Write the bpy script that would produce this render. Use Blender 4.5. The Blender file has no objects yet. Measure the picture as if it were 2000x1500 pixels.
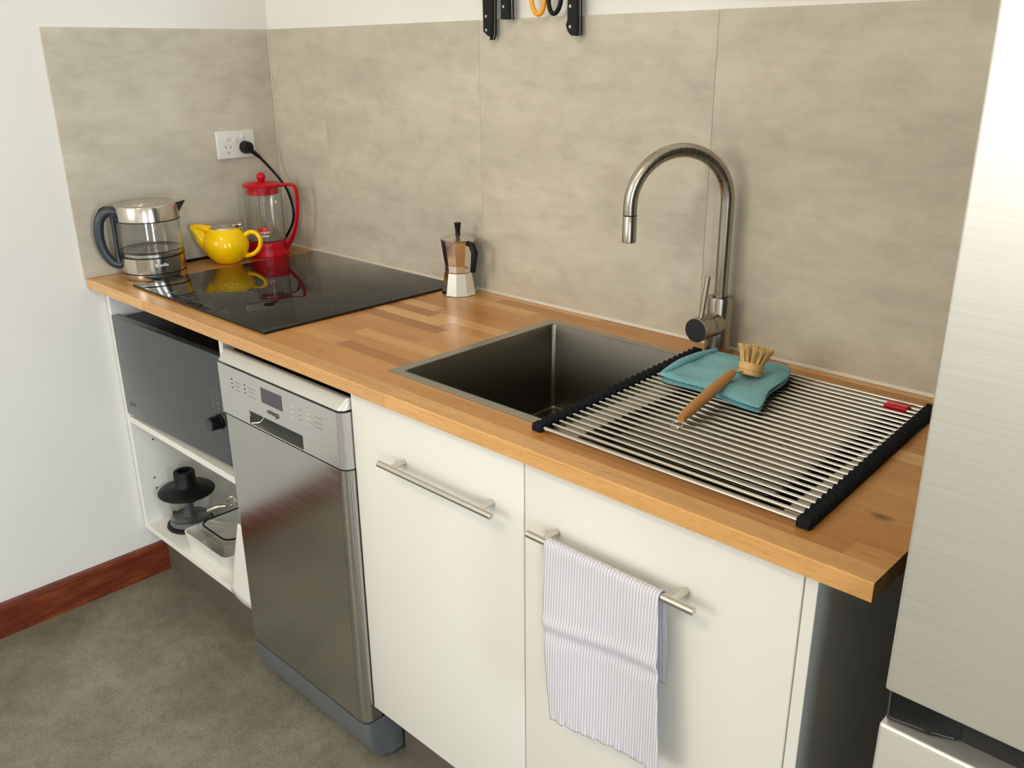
import bpy, bmesh, math, random
from mathutils import Vector, Matrix
random.seed(7)
PI = math.pi
S = bpy.context.scene
COL = S.collection

# ------------------------------------------------------------------ camera
cam_d = bpy.data.cameras.new('camera')
cam = bpy.data.objects.new('camera', cam_d)
COL.objects.link(cam)
S.camera = cam
cam_d.sensor_fit = 'HORIZONTAL'
cam_d.sensor_width = 36.0
cam_d.lens = 1744.62 * 36.0 / 2000.0
cam_d.clip_start = 0.02
_r = Vector((0.72025392, 0.6936504, -0.00913301))
_u = Vector((-0.23482867, 0.25618097, 0.93767095))
_f = Vector((-0.65275554, 0.67321648, -0.34740435))
m = Matrix.Identity(4)
for i in range(3):
    m[i][0] = _r[i]; m[i][1] = _u[i]; m[i][2] = -_f[i]
m.translation = Vector((2.3500, -1.4569, 1.4278))
cam.matrix_world = m

# ------------------------------------------------------------------ world, light, exposure
w = bpy.data.worlds.new('sky'); S.world = w; w.use_nodes = True
bg = w.node_tree.nodes['Background']
bg.inputs[0].default_value = (0.75, 0.86, 1.0, 1); bg.inputs[1].default_value = 1.0

def area(name, loc, rot, sx, sy, watts, col):
    l = bpy.data.lights.new(name, 'AREA'); l.shape = 'RECTANGLE'; l.size = sx; l.size_y = sy
    l.energy = watts; l.color = col
    o = bpy.data.objects.new(name, l); COL.objects.link(o); o.location = loc; o.rotation_euler = rot
    return o
# daylight in the opening of the front window (behind the camera, facing the kitchen)
area('window_daylight', (0.75, -4.66, 2.00), (PI/2, 0, 0), 1.30, 1.40, 62, (1.0, 0.945, 0.865))
# daylight in the tall glazed door of the right wall, facing -x
area('side_window_daylight', (4.66, -1.35, 1.35), (PI/2, 0, PI/2), 0.50, 1.9, 70, (0.81, 0.905, 1.0))
area('side_window_daylight', (4.66, -3.50, 1.35), (PI/2, 0, PI/2), 0.80, 1.9, 75, (0.81, 0.905, 1.0))
# added warm fill light at the ceiling behind the camera, for the wall tops
area('added_warm_fill', (1.7, -2.6, 2.93), (0, 0, 0), 0.5, 0.5, 22, (1.0, 0.80, 0.55))

S.view_settings.view_transform = 'Standard'
S.view_settings.look = 'None'
S.view_settings.gamma = 1.0
S.view_settings.use_curve_mapping = False
S.view_settings.exposure = 0.05
S.cycles.use_denoising = True
S.cycles.max_bounces = 12
S.cycles.diffuse_bounces = 6
S.cycles.glossy_bounces = 6
S.cycles.transmission_bounces = 8
S.cycles.transparent_max_bounces = 16
S.cycles.sample_clamp_indirect = 3.0
S.cycles.caustics_reflective = False
S.cycles.caustics_refractive = False

# ------------------------------------------------------------------ helpers: objects
def kids_loc(p):
    v = Vector((0, 0, 0))
    while p is not None:
        v += p.location; p = p.parent
    return v

def tag(o, label=None, cat=None, group=None, kind=None):
    if label: o['label'] = label
    if cat: o['category'] = cat
    if group: o['group'] = group
    if kind: o['kind'] = kind
    return o

def thing(name, loc, label, cat, group=None, rotz=0.0):
    o = bpy.data.objects.new(name, None); COL.objects.link(o)
    o.location = loc; o.rotation_euler = (0, 0, rotz); o.empty_display_size = 0.05
    return tag(o, label, cat, group)

class MB:
    def __init__(s): s.bm = bmesh.new()
    def box(s, x0, x1, y0, y1, z0, z1, bev=0.0, seg=2):
        b = bmesh.new(); bmesh.ops.create_cube(b, size=1.0)
        for v in b.verts:
            v.co = Vector(((x0+x1)/2 + v.co.x*(x1-x0), (y0+y1)/2 + v.co.y*(y1-y0), (z0+z1)/2 + v.co.z*(z1-z0)))
        if bev > 0:
            bmesh.ops.bevel(b, geom=list(b.edges), offset=bev, segments=seg, profile=0.5, affect='EDGES')
        s.merge(b); return s
    def merge(s, b, mat=None):
        if mat is not None: bmesh.ops.transform(b, matrix=mat, verts=b.verts)
        me = bpy.data.meshes.new('tmp'); b.to_mesh(me); b.free(); s.bm.from_mesh(me); bpy.data.meshes.remove(me)
    def add(s, other, mat): 
        s.merge(other.bm, mat); return s
    def faces(s, vs, fs):
        nv = [s.bm.verts.new(v) for v in vs]
        for f in fs:
            try: s.bm.faces.new([nv[i] for i in f])
            except ValueError: pass
        return s
    def grid(s, f, nu, nv, closed_u=False, closed_v=False):
        vs = []; fs = []
        for j in range(nv):
            for i in range(nu):
                vs.append(f(i, j))
        for j in range(nv if closed_v else nv-1):
            for i in range(nu if closed_u else nu-1):
                a = j*nu+i; b = j*nu+(i+1) % nu; c = ((j+1) % nv)*nu+(i+1) % nu; d = ((j+1) % nv)*nu+i
                fs.append((a, b, c, d))
        return s.faces(vs, fs)
    def lathe(s, prof, cx=0, cy=0, seg=48, z0=0, rot=0.0):
        # prof: list of (r, z); closed caps where r==0
        n = len(prof); vs = []; idx = []
        for (r, z) in prof:
            if r <= 1e-6:
                idx.append([len(vs)]); vs.append((cx, cy, z+z0))
            else:
                row = []
                for i in range(seg):
                    a = 2*PI*i/seg+rot; row.append(len(vs)); vs.append((cx+r*math.cos(a), cy+r*math.sin(a), z+z0))
                idx.append(row)
        fs = []
        for k in range(n-1):
            A, B = idx[k], idx[k+1]
            if len(A) == 1 and len(B) == 1: continue
            for i in range(seg):
                j = (i+1) % seg
                if len(A) == 1: fs.append((A[0], B[j], B[i]))
                elif len(B) == 1: fs.append((A[i], A[j], B[0]))
                else: fs.append((A[i], A[j], B[j], B[i]))
        return s.faces(vs, fs)
    def tube(s, pts, r, seg=12, smooth=0, cap=True, flat=1.0, up=None):
        pts = [Vector(p) for p in pts]
        rs = list(r) if isinstance(r, (list, tuple)) else [r]*len(pts)
        if smooth:
            P = []; Q = []
            n = len(pts)
            for i in range(n-1):
                p0 = pts[max(i-1, 0)]; p1 = pts[i]; p2 = pts[i+1]; p3 = pts[min(i+2, n-1)]
                for k in range(smooth):
                    t = k/smooth
                    P.append(0.5*((2*p1)+(-p0+p2)*t+(2*p0-5*p1+4*p2-p3)*t*t+(-p0+3*p1-3*p2+p3)*t**3))
                    Q.append(rs[i]*(1-t)+rs[i+1]*t)
            P.append(pts[-1]); Q.append(rs[-1]); pts, rs = P, Q
        n = len(pts); T = []
        for i in range(n):
            a = pts[max(i-1, 0)]; b = pts[min(i+1, n-1)]; T.append((b-a).normalized())
        nrm = Vector(up) if up else (Vector((0, 0, 1)) if abs(T[0].z) < 0.9 else Vector((1, 0, 0)))
        nrm = (nrm - T[0]*nrm.dot(T[0])).normalized()
        vs = []; fs = []
        for i in range(n):
            nrm = (nrm - T[i]*nrm.dot(T[i])).normalized(); bn = T[i].cross(nrm)
            for k in range(seg):
                a = 2*PI*k/seg
                vs.append(pts[i]+nrm*math.cos(a)*rs[i]+bn*math.sin(a)*rs[i]*flat)
        for i in range(n-1):
            for k in range(seg):
                k2 = (k+1) % seg
                fs.append((i*seg+k, i*seg+k2, (i+1)*seg+k2, (i+1)*seg+k))
        if cap:
            fs.append(tuple(range(seg))[::-1]); fs.append(tuple((n-1)*seg+k for k in range(seg)))
        return s.faces(vs, fs)
    def cyl(s, p0, p1, r, r2=None, seg=24, bev=0.0):
        p0 = Vector(p0); p1 = Vector(p1); r2 = r if r2 is None else r2
        L = (p1-p0).length; z = (p1-p0).normalized()
        q = z.to_track_quat('Z', 'Y').to_matrix().to_4x4(); q.translation = p0
        t = MB()
        if bev > 0: prof = [(0, 0), (r-bev, 0), (r, bev), (r2, L-bev), (r2-bev, L), (0, L)]
        else: prof = [(0, 0), (r, 0), (r2, L), (0, L)]
        t.lathe(prof, seg=seg); return s.add(t, q)
    def prism(s, poly, axis, a0, a1):
        # poly in the two other axes (cyclic order), extruded a0..a1 along axis
        def P(u, v, a):
            return {'x': (a, u, v), 'y': (u, a, v), 'z': (u, v, a)}[axis]
        n = len(poly); vs = [P(u, v, a0) for u, v in poly]+[P(u, v, a1) for u, v in poly]
        fs = [tuple(range(n))[::-1], tuple(range(n, 2*n))]+[(i, (i+1) % n, n+(i+1) % n, n+i) for i in range(n)]
        return s.faces(vs, fs)
    def loft(s, rings, cap=True):
        n = len(rings[0]); vs = [p for r in rings for p in r]; fs = []
        for k in range(len(rings)-1):
            for i in range(n):
                j = (i+1) % n; fs.append((k*n+i, k*n+j, (k+1)*n+j, (k+1)*n+i))
        if cap:
            fs.append(tuple(range(n))[::-1]); fs.append(tuple((len(rings)-1)*n+i for i in range(n)))
        return s.faces(vs, fs)

def obj(name, mb, mat, parent=None, smooth=True, local=False, ang=35, fix=True):
    bm = mb.bm
    if fix: bmesh.ops.recalc_face_normals(bm, faces=bm.faces)
    me = bpy.data.meshes.new(name)
    if parent is not None:
        if not local:
            off = kids_loc(parent)
            for v in bm.verts: v.co -= off
        origin = Vector((0, 0, 0))
    else:
        xs = [v.co.x for v in bm.verts]; ys = [v.co.y for v in bm.verts]; zs = [v.co.z for v in bm.verts]
        origin = Vector(((min(xs)+max(xs))/2, (min(ys)+max(ys))/2, min(zs)))
        for v in bm.verts: v.co -= origin
    bm.to_mesh(me); bm.free()
    if smooth:
        for p in me.polygons: p.use_smooth = True
        me.set_sharp_from_angle(angle=math.radians(ang))
    me.materials.append(mat)
    o = bpy.data.objects.new(name, me); COL.objects.link(o); o.location = origin
    if parent is not None: o.parent = parent
    return o

def struct(name, mb, mat, parent=None, smooth=False):
    o = obj(name, mb, mat, parent, smooth)
    if parent is None: o['kind'] = 'structure'
    return o

def text_mb(body, size, extrude=0.0002, bold=0.0, align='CENTER'):
    cu = bpy.data.curves.new('t', 'FONT'); cu.body = body; cu.size = size; cu.extrude = extrude
    cu.align_x = align; cu.align_y = 'CENTER'; cu.offset = bold; cu.resolution_u = 3
    o = bpy.data.objects.new('t', cu); COL.objects.link(o)
    bpy.context.view_layer.update()
    me = bpy.data.meshes.new_from_object(o.evaluated_get(bpy.context.evaluated_depsgraph_get()))
    bpy.data.objects.remove(o); bpy.data.curves.remove(cu)
    t = MB(); t.bm.from_mesh(me); bpy.data.meshes.remove(me)
    return t
def place_text(t, loc, xdir, up):
    x = Vector(xdir).normalized(); y = Vector(up).normalized(); z = x.cross(y)
    mm = Matrix.Identity(4)
    for i in range(3): mm[i][0] = x[i]; mm[i][1] = y[i]; mm[i][2] = z[i]
    mm.translation = Vector(loc)
    bmesh.ops.transform(t.bm, matrix=mm, verts=t.bm.verts); return t
def wrap_text(t, cx, cy, r, ang, z):
    for v in t.bm.verts:
        a = ang + v.co.x/r; rr = r + v.co.z
        v.co = Vector((cx+rr*math.cos(a), cy+rr*math.sin(a), z+v.co.y))
    return t

# ------------------------------------------------------------------ helpers: materials
def mat(name, col=(0.8, 0.8, 0.8), rough=0.5, metal=0.0, spec=0.5, coat=0.0, **kw):
    mt = bpy.data.materials.new(name); mt.use_nodes = True
    b = mt.node_tree.nodes['Principled BSDF']
    b.inputs['Base Color'].default_value = (*col, 1); b.inputs['Roughness'].default_value = rough
    b.inputs['Metallic'].default_value = metal; b.inputs['Specular IOR Level'].default_value = spec
    b.inputs['Coat Weight'].default_value = coat
    for k, v in kw.items(): b.inputs[k].default_value = v
    # slight procedural variation of the roughness so that no surface is a bare constant
    nt = mt.node_tree; n = nt.nodes.new('ShaderNodeTexNoise'); n.inputs['Scale'].default_value = 35
    tc = nt.nodes.new('ShaderNodeTexCoord'); nt.links.new(tc.outputs['Object'], n.inputs['Vector'])
    mr = nt.nodes.new('ShaderNodeMapRange'); mr.inputs['To Min'].default_value = rough*0.93; mr.inputs['To Max'].default_value = rough*1.07
    nt.links.new(n.outputs['Fac'], mr.inputs['Value']); nt.links.new(mr.outputs['Result'], b.inputs['Roughness'])
    return mt
class NT:
    def __init__(s, mt): s.t = mt.node_tree; s.b = s.t.nodes['Principled BSDF']
    def n(s, typ, **kw):
        x = s.t.nodes.new(typ)
        for k, v in kw.items(): setattr(x, k, v)
        return x
    def l(s, a, b): s.t.links.new(a, b)
    def math(s, op, a, b=None, c=None):
        x = s.n('ShaderNodeMath', operation=op)
        for i, v in enumerate((a, b, c)):
            if v is None: continue
            if isinstance(v, (int, float)): x.inputs[i].default_value = v
            else: s.l(v, x.inputs[i])
        return x.outputs[0]
    def comb(s, a, b, c):
        x = s.n('ShaderNodeCombineXYZ')
        for i, v in enumerate((a, b, c)):
            if isinstance(v, (int, float)): x.inputs[i].default_value = v
            else: s.l(v, x.inputs[i])
        return x.outputs[0]
    def noise(s, vec, scale=5, detail=4, rough=0.5, out='Fac'):
        x = s.n('ShaderNodeTexNoise'); x.inputs['Scale'].default_value = scale; x.inputs['Detail'].default_value = detail
        x.inputs['Roughness'].default_value = rough; s.l(vec, x.inputs['Vector']); return x.outputs[out]
    def ramp(s, fac, stops):
        x = s.n('ShaderNodeValToRGB'); e = x.color_ramp.elements
        while len(e) < len(stops): e.new(0.5)
        for i, (p, c) in enumerate(stops): e[i].position = p; e[i].color = (*c, 1)
        s.l(fac, x.inputs[0]); return x.outputs[0]
    def mix(s, fac, a, b, blend='MIX'):
        x = s.n('ShaderNodeMix', data_type='RGBA', blend_type=blend)
        if isinstance(fac, (int, float)): x.inputs[0].default_value = fac
        else: s.l(fac, x.inputs[0])
        for i, v in ((6, a), (7, b)):
            if isinstance(v, tuple): x.inputs[i].default_value = (*v, 1)
            else: s.l(v, x.inputs[i])
        return x.outputs[2]
    def bump(s, h, strength=0.2, dist=0.002):
        x = s.n('ShaderNodeBump'); x.inputs['Strength'].default_value = strength; x.inputs['Distance'].default_value = dist
        s.l(h, x.inputs['Height']); s.l(x.outputs[0], s.b.inputs['Normal'])
    def pos(s): return s.n('ShaderNodeNewGeometry').outputs['Position']
    def objc(s): return s.n('ShaderNodeTexCoord').outputs['Object']
    def sep(s, v):
        x = s.n('ShaderNodeSeparateXYZ'); s.l(v, x.inputs[0]); return x.outputs

def srgb(r, g, b):
    f = lambda c: (c/255/12.92) if c/255 <= 0.04045 else ((c/255+0.055)/1.055)**2.4
    return (f(r), f(g), f(b))

M = {}
# beech butcher-block, staves along x
def wood_material():
    mt = mat('beech_worktop', rough=0.26, spec=0.5); N = NT(mt)
    x, y, z = N.sep(N.pos())
    row = N.math('FLOOR', N.math('DIVIDE', N.math('ADD', y, 0.6015), 0.0362))
    w1 = N.n('ShaderNodeTexWhiteNoise', noise_dimensions='1D'); N.l(row, w1.inputs['W'])
    xs = N.math('ADD', N.math('DIVIDE', x, 0.40), N.math('MULTIPLY', w1.outputs['Value'], 7.0))
    jit = N.math('MULTIPLY', N.math('SINE', N.math('MULTIPLY', xs, 4.1)), 0.16)
    col = N.math('FLOOR', N.math('ADD', xs, jit))
    w2 = N.n('ShaderNodeTexWhiteNoise', noise_dimensions='2D'); N.l(N.comb(row, col, 0.0), w2.inputs['Vector'])
    rnd = w2.outputs['Value']
    base = N.ramp(rnd, [(0.0, srgb(170, 110, 56)), (0.12, srgb(182, 124, 65)), (0.5, srgb(196, 140, 78)), (0.8, srgb(206, 154, 92)), (1.0, srgb(220, 174, 114))])
    front = N.math('LESS_THAN', row, 0.5)
    base = N.mix(N.math('MULTIPLY', front, 0.62), base, srgb(222, 174, 114))
    off = N.math('MULTIPLY', rnd, 31.0)
    gv = N.comb(N.math('ADD', N.math('MULTIPLY', x, 5.0), off), N.math('MULTIPLY', y, 75.0), N.math('MULTIPLY', z, 75.0))
    g = N.noise(gv, 1.0, 5, 0.6)
    gc = N.ramp(g, [(0.30, (0.72, 0.66, 0.58)), (0.5, (0.97, 0.96, 0.94)), (0.75, (1.1, 1.1, 1.1))])
    c = N.mix(0.55, base, gc, 'MULTIPLY')
    fv = N.comb(N.math('MULTIPLY', x, 60.0), N.math('MULTIPLY', y, 500.0), N.math('MULTIPLY', z, 500.0))
    fl = N.noise(fv, 1.0, 2, 0.5)
    fc = N.ramp(fl, [(0.32, (0.72, 0.62, 0.50)), (0.45, (1, 1, 1))])
    c = N.mix(0.45, c, fc, 'MULTIPLY')
    # a dark knot near the right end
    dx = N.math('MULTIPLY', N.math('SUBTRACT', x, 2.000), 0.55); dy = N.math('SUBTRACT', y, -0.452)
    warp = N.math('MULTIPLY', N.math('SUBTRACT', N.noise(N.pos(), 90, 3), 0.5), 0.010)
    d = N.math('ADD', N.math('SQRT', N.math('ADD', N.math('MULTIPLY', dx, dx), N.math('MULTIPLY', dy, dy))), warp)
    kf = N.n('ShaderNodeMapRange'); kf.inputs['From Min'].default_value = 0.002; kf.inputs['From Max'].default_value = 0.011
    kf.inputs['To Min'].default_value = 0.85; kf.inputs['To Max'].default_value = 0.0; N.l(d, kf.inputs['Value'])
    c = N.mix(kf.outputs[0], c, srgb(78, 42, 16))
    N.l(c, N.b.inputs['Base Color'])
    return mt
M['wood'] = wood_material()

def splash_material(name, tint):
    mt = mat(name, rough=0.5, spec=0.35); N = NT(mt)
    info = N.n('ShaderNodeObjectInfo'); off = N.math('MULTIPLY', info.outputs['Random'], 37.0)
    x, y, z = N.sep(N.objc())
    h = N.math('ADD', x, y)
    v1 = N.comb(N.math('ADD', N.math('MULTIPLY', h, 2.2), off), off, N.math('MULTIPLY', z, 9.0))
    v2 = N.comb(N.math('ADD', N.math('MULTIPLY', h, 11.0), off), off, N.math('MULTIPLY', z, 16.0))
    v3 = N.comb(N.math('MULTIPLY', h, 14.0), off, N.math('MULTIPLY', z, 60.0))
    a = N.noise(v1, 1.0, 6, 0.62); b = N.noise(v2, 1.6, 9, 0.66); c3 = N.noise(v3, 1.0, 5, 0.6)
    c = N.ramp(a, [(0.28, tuple(t*0.86 for t in tint)), (0.5, tint), (0.72, tuple(min(1, t*1.12) for t in tint))])
    c = N.mix(0.5, c, N.ramp(b, [(0.34, (0.84, 0.825, 0.80)), (0.5, (1, 1, 1)), (0.66, (1.08, 1.09, 1.10))]), 'MULTIPLY')
    c = N.mix(0.5, c, N.ramp(c3, [(0.3, (0.86, 0.86, 0.85)), (0.55, (1.03, 1.03, 1.03))]), 'MULTIPLY')
    N.l(c, N.b.inputs['Base Color'])
    N.bump(b, 0.05, 0.001)
    return mt
M['splash'] = splash_material('concrete_look_panel', (0.550, 0.502, 0.415))

def floor_material():
    mt = mat('polished_concrete', rough=0.42, spec=0.45); N = NT(mt)
    p = N.pos()
    a = N.noise(p, 3.0, 8, 0.6); b = N.noise(p, 22.0, 8, 0.7); c3 = N.noise(p, 160.0, 3, 0.6)
    c = N.ramp(a, [(0.3, srgb(96, 92, 80)), (0.5, srgb(120, 116, 102)), (0.72, srgb(140, 136, 122))])
    c = N.mix(0.85, c, N.ramp(b, [(0.3, (0.70, 0.67, 0.62)), (0.5, (1, 1, 1)), (0.7, (1.2, 1.19, 1.14))]), 'MULTIPLY')
    c = N.mix(0.75, c, N.ramp(c3, [(0.28, (0.7, 0.7, 0.7)), (0.5, (1, 1, 1)), (0.74, (1.35, 1.35, 1.3))]), 'MULTIPLY')
    N.l(c, N.b.inputs['Base Color'])
    return mt
M['floor'] = floor_material()

def jarrah():
    mt = mat('jarrah_skirting', rough=0.36, spec=0.4, coat=0.1); N = NT(mt)
    x, y, z = N.sep(N.pos())
    v = N.comb(N.math('MULTIPLY', x, 60.0), N.math('MULTIPLY', y, 9.0), N.math('MULTIPLY', z, 60.0))
    a = N.noise(v, 1.0, 6, 0.6); b = N.noise(N.comb(N.math('MULTIPLY', x, 200.0), N.math('MULTIPLY', y, 90.0), N.math('MULTIPLY', z, 260.0)), 1.0, 3)
    c = N.ramp(a, [(0.3, srgb(84, 32, 17)), (0.55, srgb(116, 50, 27)), (0.75, srgb(140, 72, 40))])
    c = N.mix(0.4, c, N.ramp(b, [(0.35, (0.6, 0.55, 0.5)), (0.55, (1.1, 1.1, 1.1))]), 'MULTIPLY')
    N.l(c, N.b.inputs['Base Color']); return mt
M['jarrah'] = jarrah()

def paint(name, col, rough=0.6, amt=0.03):
    mt = mat(name, col, rough, spec=0.3); N = NT(mt)
    n = N.noise(N.pos(), 2.5, 5)
    c = N.ramp(n, [(0.3, tuple(v*(1-amt) for v in col)), (0.7, tuple(min(1, v*(1+amt)) for v in col))])
    N.l(c, N.b.inputs['Base Color']); N.bump(N.noise(N.pos(), 260, 2), 0.03, 0.0005)
    return mt
M['wall'] = paint('white_wall_paint', (0.80, 0.785, 0.755))
M['ceil'] = paint('ceiling_paint', (0.84, 0.77, 0.64))
M['cab'] = paint('white_cabinet_lacquer', (0.76, 0.745, 0.70), 0.32, 0.01)
M['carcass'] = paint('white_carcass_board', (0.78, 0.77, 0.73), 0.45, 0.01)
M['trim'] = mat('pale_trim', (0.62, 0.58, 0.50), 0.4)

def brushed(name, col, rough, axis='x', amt=0.25, metal=1.0):
    mt = mat(name, col, rough, metal); N = NT(mt)
    x, y, z = N.sep(N.objc())
    k = dict(x=(4.0, 400.0, 400.0), y=(400.0, 4.0, 400.0), z=(400.0, 400.0, 4.0))[axis]
    v = N.comb(N.math('MULTIPLY', x, k[0]), N.math('MULTIPLY', y, k[1]), N.math('MULTIPLY', z, k[2]))
    n = N.noise(v, 1.0, 2)
    mr = N.n('ShaderNodeMapRange'); mr.inputs['To Min'].default_value = rough*(1-amt); mr.inputs['To Max'].default_value = rough*(1+amt)
    N.l(n, mr.inputs['Value']); N.l(mr.outputs[0], N.b.inputs['Roughness'])
    c = N.ramp(n, [(0.2, tuple(v*0.93 for v in col)), (0.8, tuple(min(1, v*1.05) for v in col))])
    N.l(c, N.b.inputs['Base Color'])
    return mt
M['steel'] = brushed('brushed_steel', (0.56, 0.53, 0.48), 0.24, 'z')
M['tap'] = brushed('brushed_nickel', (0.42, 0.38, 0.32), 0.27, 'z')
M['rod'] = mat('polished_steel_rod', (0.60, 0.565, 0.51), 0.22, 1.0)
M['sink'] = brushed('sink_steel', (0.44, 0.42, 0.375), 0.30, 'x')
M['bowl'] = mat('sink_steel_shaded', (0.19, 0.177, 0.150), 0.34, 1.0)  # sink steel darkened, standing in for shade and dark reflections in the bowls
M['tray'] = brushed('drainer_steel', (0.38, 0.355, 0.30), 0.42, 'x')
M['handle'] = brushed('handle_steel', (0.66, 0.62, 0.56), 0.26, 'x')
M['kettle'] = brushed('kettle_steel', (0.62, 0.57, 0.50), 0.17, 'z', 0.2)
M['dish'] = brushed('dishwasher_steel', (0.52, 0.515, 0.49), 0.19, 'x', 0.3)
M['dishlid'] = mat('silver_plastic', (0.56, 0.55, 0.51), 0.35, 0.35)
M['dishpanel'] = brushed('control_panel_silver', (0.60, 0.60, 0.58), 0.30, 'x', 0.2, 0.85)
M['fridge'] = brushed('fridge_steel', (0.80, 0.785, 0.75), 0.44, 'x', 0.08, 0.85)
M['fridgeside'] = mat('fridge_side_grey', (0.05, 0.05, 0.05), 0.45, 0.2)
M['hubcap'] = mat('dark_hub_face', (0.022, 0.022, 0.024), 0.35, 0.0)
M['chrome'] = mat('cast_aluminium', (0.80, 0.77, 0.72), 0.12, 1.0)
M['alu'] = mat('satin_aluminium', (0.72, 0.69, 0.64), 0.28, 1.0)
M['black'] = mat('black_plastic', (0.005, 0.0055, 0.006), 0.42, spec=0.25)
M['blackg'] = mat('gloss_black_plastic', (0.005, 0.005, 0.006), 0.14, spec=0.35)
M['rubber'] = mat('black_rubber', (0.005, 0.006, 0.009), 0.7, spec=0.15)
M['hob'] = mat('black_ceramic_glass', (0.010, 0.010, 0.010), 0.030, spec=0.24)
M['mwglass'] = mat('smoked_oven_glass', (0.045, 0.052, 0.056), 0.14, spec=0.55)
M['hglue'] = mat('slate_grip', (0.030, 0.038, 0.050), 0.34)
M['white'] = mat('white_plastic', (0.74, 0.73, 0.70), 0.3)
M['slot'] = mat('dark_slot', (0.05, 0.05, 0.05), 0.7)
M['yellow'] = mat('yellow_glaze', srgb(255, 205, 0), 0.12, spec=0.4)
M['red'] = mat('red_plastic', (0.52, 0.001, 0.012), 0.28, spec=0.3)
M['redd'] = mat('red_print', (0.60, 0.010, 0.02), 0.4)
M['print_white'] = mat('white_print', (0.80, 0.80, 0.78), 0.5)
M['print_grey'] = mat('grey_print', (0.17, 0.18, 0.18), 0.5)
M['print_dim'] = mat('dim_print', (0.22, 0.24, 0.25), 0.5)
M['print_black'] = mat('black_print', (0.02, 0.02, 0.025), 0.4)
M['display'] = mat('display_window', (0.055, 0.05, 0.065), 0.12)
M['kick'] = mat('taupe_kickboard', (0.155, 0.13, 0.105), 0.35, 0.25)
M['dwkick'] = mat('graphite_silver_plastic', (0.17, 0.185, 0.20), 0.35, 0.45)
M['orange'] = mat('orange_plastic', srgb(245, 165, 20), 0.35)
M['ceramic'] = mat('white_ceramic', (0.76, 0.76, 0.72), 0.15)
M['bamboo'] = mat('beech_handle', srgb(184, 126, 66), 0.45)
M['brushwood'] = mat('pale_brush_wood', srgb(214, 170, 110), 0.5)
M['cord'] = mat('black_cord', (0.006, 0.006, 0.006), 0.5, spec=0.2)

def glass(name, tint=(0.985, 0.99, 0.987), refl=1.0):
    mt = bpy.data.materials.new(name); mt.use_nodes = True; nt = mt.node_tree; nt.nodes.clear()
    out = nt.nodes.new('ShaderNodeOutputMaterial'); mx = nt.nodes.new('ShaderNodeMixShader')
    tr = nt.nodes.new('ShaderNodeBsdfTransparent'); gl = nt.nodes.new('ShaderNodeBsdfGlossy')
    lw = nt.nodes.new('ShaderNodeLayerWeight'); lw.inputs[0].default_value = 0.5
    pw = nt.nodes.new('ShaderNodeMath'); pw.operation = 'POWER'; pw.inputs[1].default_value = 4.0
    fr = nt.nodes.new('ShaderNodeMath'); fr.operation = 'MULTIPLY_ADD'; fr.inputs[1].default_value = 0.9; fr.inputs[2].default_value = 0.05
    ns = nt.nodes.new('ShaderNodeTexNoise'); ns.inputs['Scale'].default_value = 12
    mr = nt.nodes.new('ShaderNodeMapRange'); mr.inputs['To Min'].default_value = refl*0.95; mr.inputs['To Max'].default_value = refl*1.05
    mu = nt.nodes.new('ShaderNodeMath'); mu.operation = 'MULTIPLY'
    tr.inputs[0].default_value = (*tint, 1); gl.inputs['Roughness'].default_value = 0.02
    L = nt.links.new
    L(lw.outputs['Facing'], pw.inputs[0]); L(pw.outputs[0], fr.inputs[0])
    L(ns.outputs['Fac'], mr.inputs['Value']); L(fr.outputs[0], mu.inputs[0]); L(mr.outputs[0], mu.inputs[1])
    L(mu.outputs[0], mx.inputs[0]); L(tr.outputs[0], mx.inputs[1]); L(gl.outputs[0], mx.inputs[2]); L(mx.outputs[0], out.inputs[0])
    return mt
M['glass'] = glass('clear_glass')
M['glass2'] = glass('tinted_kettle_glass', (0.975, 0.978, 0.973), 0.8)
M['pane'] = glass('window_glass', (0.97, 0.98, 0.98), 0.6)

# ------------------------------------------------------------------ room shell
RX, RY, RZ = 4.6, -4.6, 3.0
T = 0.12
struct('floor', MB().box(-T, RX+T, RY-T, T, -0.10, 0.0), M['floor'])
struct('ceiling', MB().box(-T, RX+T, RY-T, T, RZ, RZ+0.1), M['ceil'])
struct('wall_back', MB().box(-T, RX+T, 0.006, 0.006+T, 0.0, RZ), M['wall'])
struct('wall_left', MB().box(-0.006-T, -0.006, RY, 0.006, 0.0, RZ), M['wall'])
# front wall with a window, right wall with a glazed door (both behind the camera)
wx0, wx1, wz0, wz1 = 0.10, 1.40, 1.30, 2.70
b = MB(); b.box(-T, wx0, RY-T, RY, 0, RZ); b.box(wx1, RX+T, RY-T, RY, 0, RZ)
b.box(wx0, wx1, RY-T, RY, 0, wz0); b.box(wx0, wx1, RY-T, RY, wz1, RZ)
struct('wall_front', b, M['wall'])
ops = ((-3.90, -3.10), (-1.60, -1.10)); dz0, dz1 = 0.40, 2.30
b = MB(); b.box(RX, RX+T, RY, ops[0][0], 0, RZ); b.box(RX, RX+T, ops[0][1], ops[1][0], 0, RZ); b.box(RX, RX+T, ops[1][1], 0.006, 0, RZ)
for (y0, y1) in ops: b.box(RX, RX+T, y0, y1, 0, dz0); b.box(RX, RX+T, y0, y1, dz1, RZ)
struct('wall_right', b, M['wall'])
def window(name, b, pane):
    wn = struct(name, b, M['white']); obj('pane', pane, M['pane'], wn, False)
fw = 0.05; b = MB()
b.box(wx0, wx0+fw, RY-0.05, RY+0.01, wz0, wz1); b.box(wx1-fw, wx1, RY-0.05, RY+0.01, wz0, wz1)
b.box(wx0+fw, wx1-fw, RY-0.05, RY+0.01, wz0, wz0+fw); b.box(wx0+fw, wx1-fw, RY-0.05, RY+0.01, wz1-fw, wz1)
b.box(0.73, 0.77, RY-0.05, RY+0.01, wz0+fw, wz1-fw)
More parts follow.
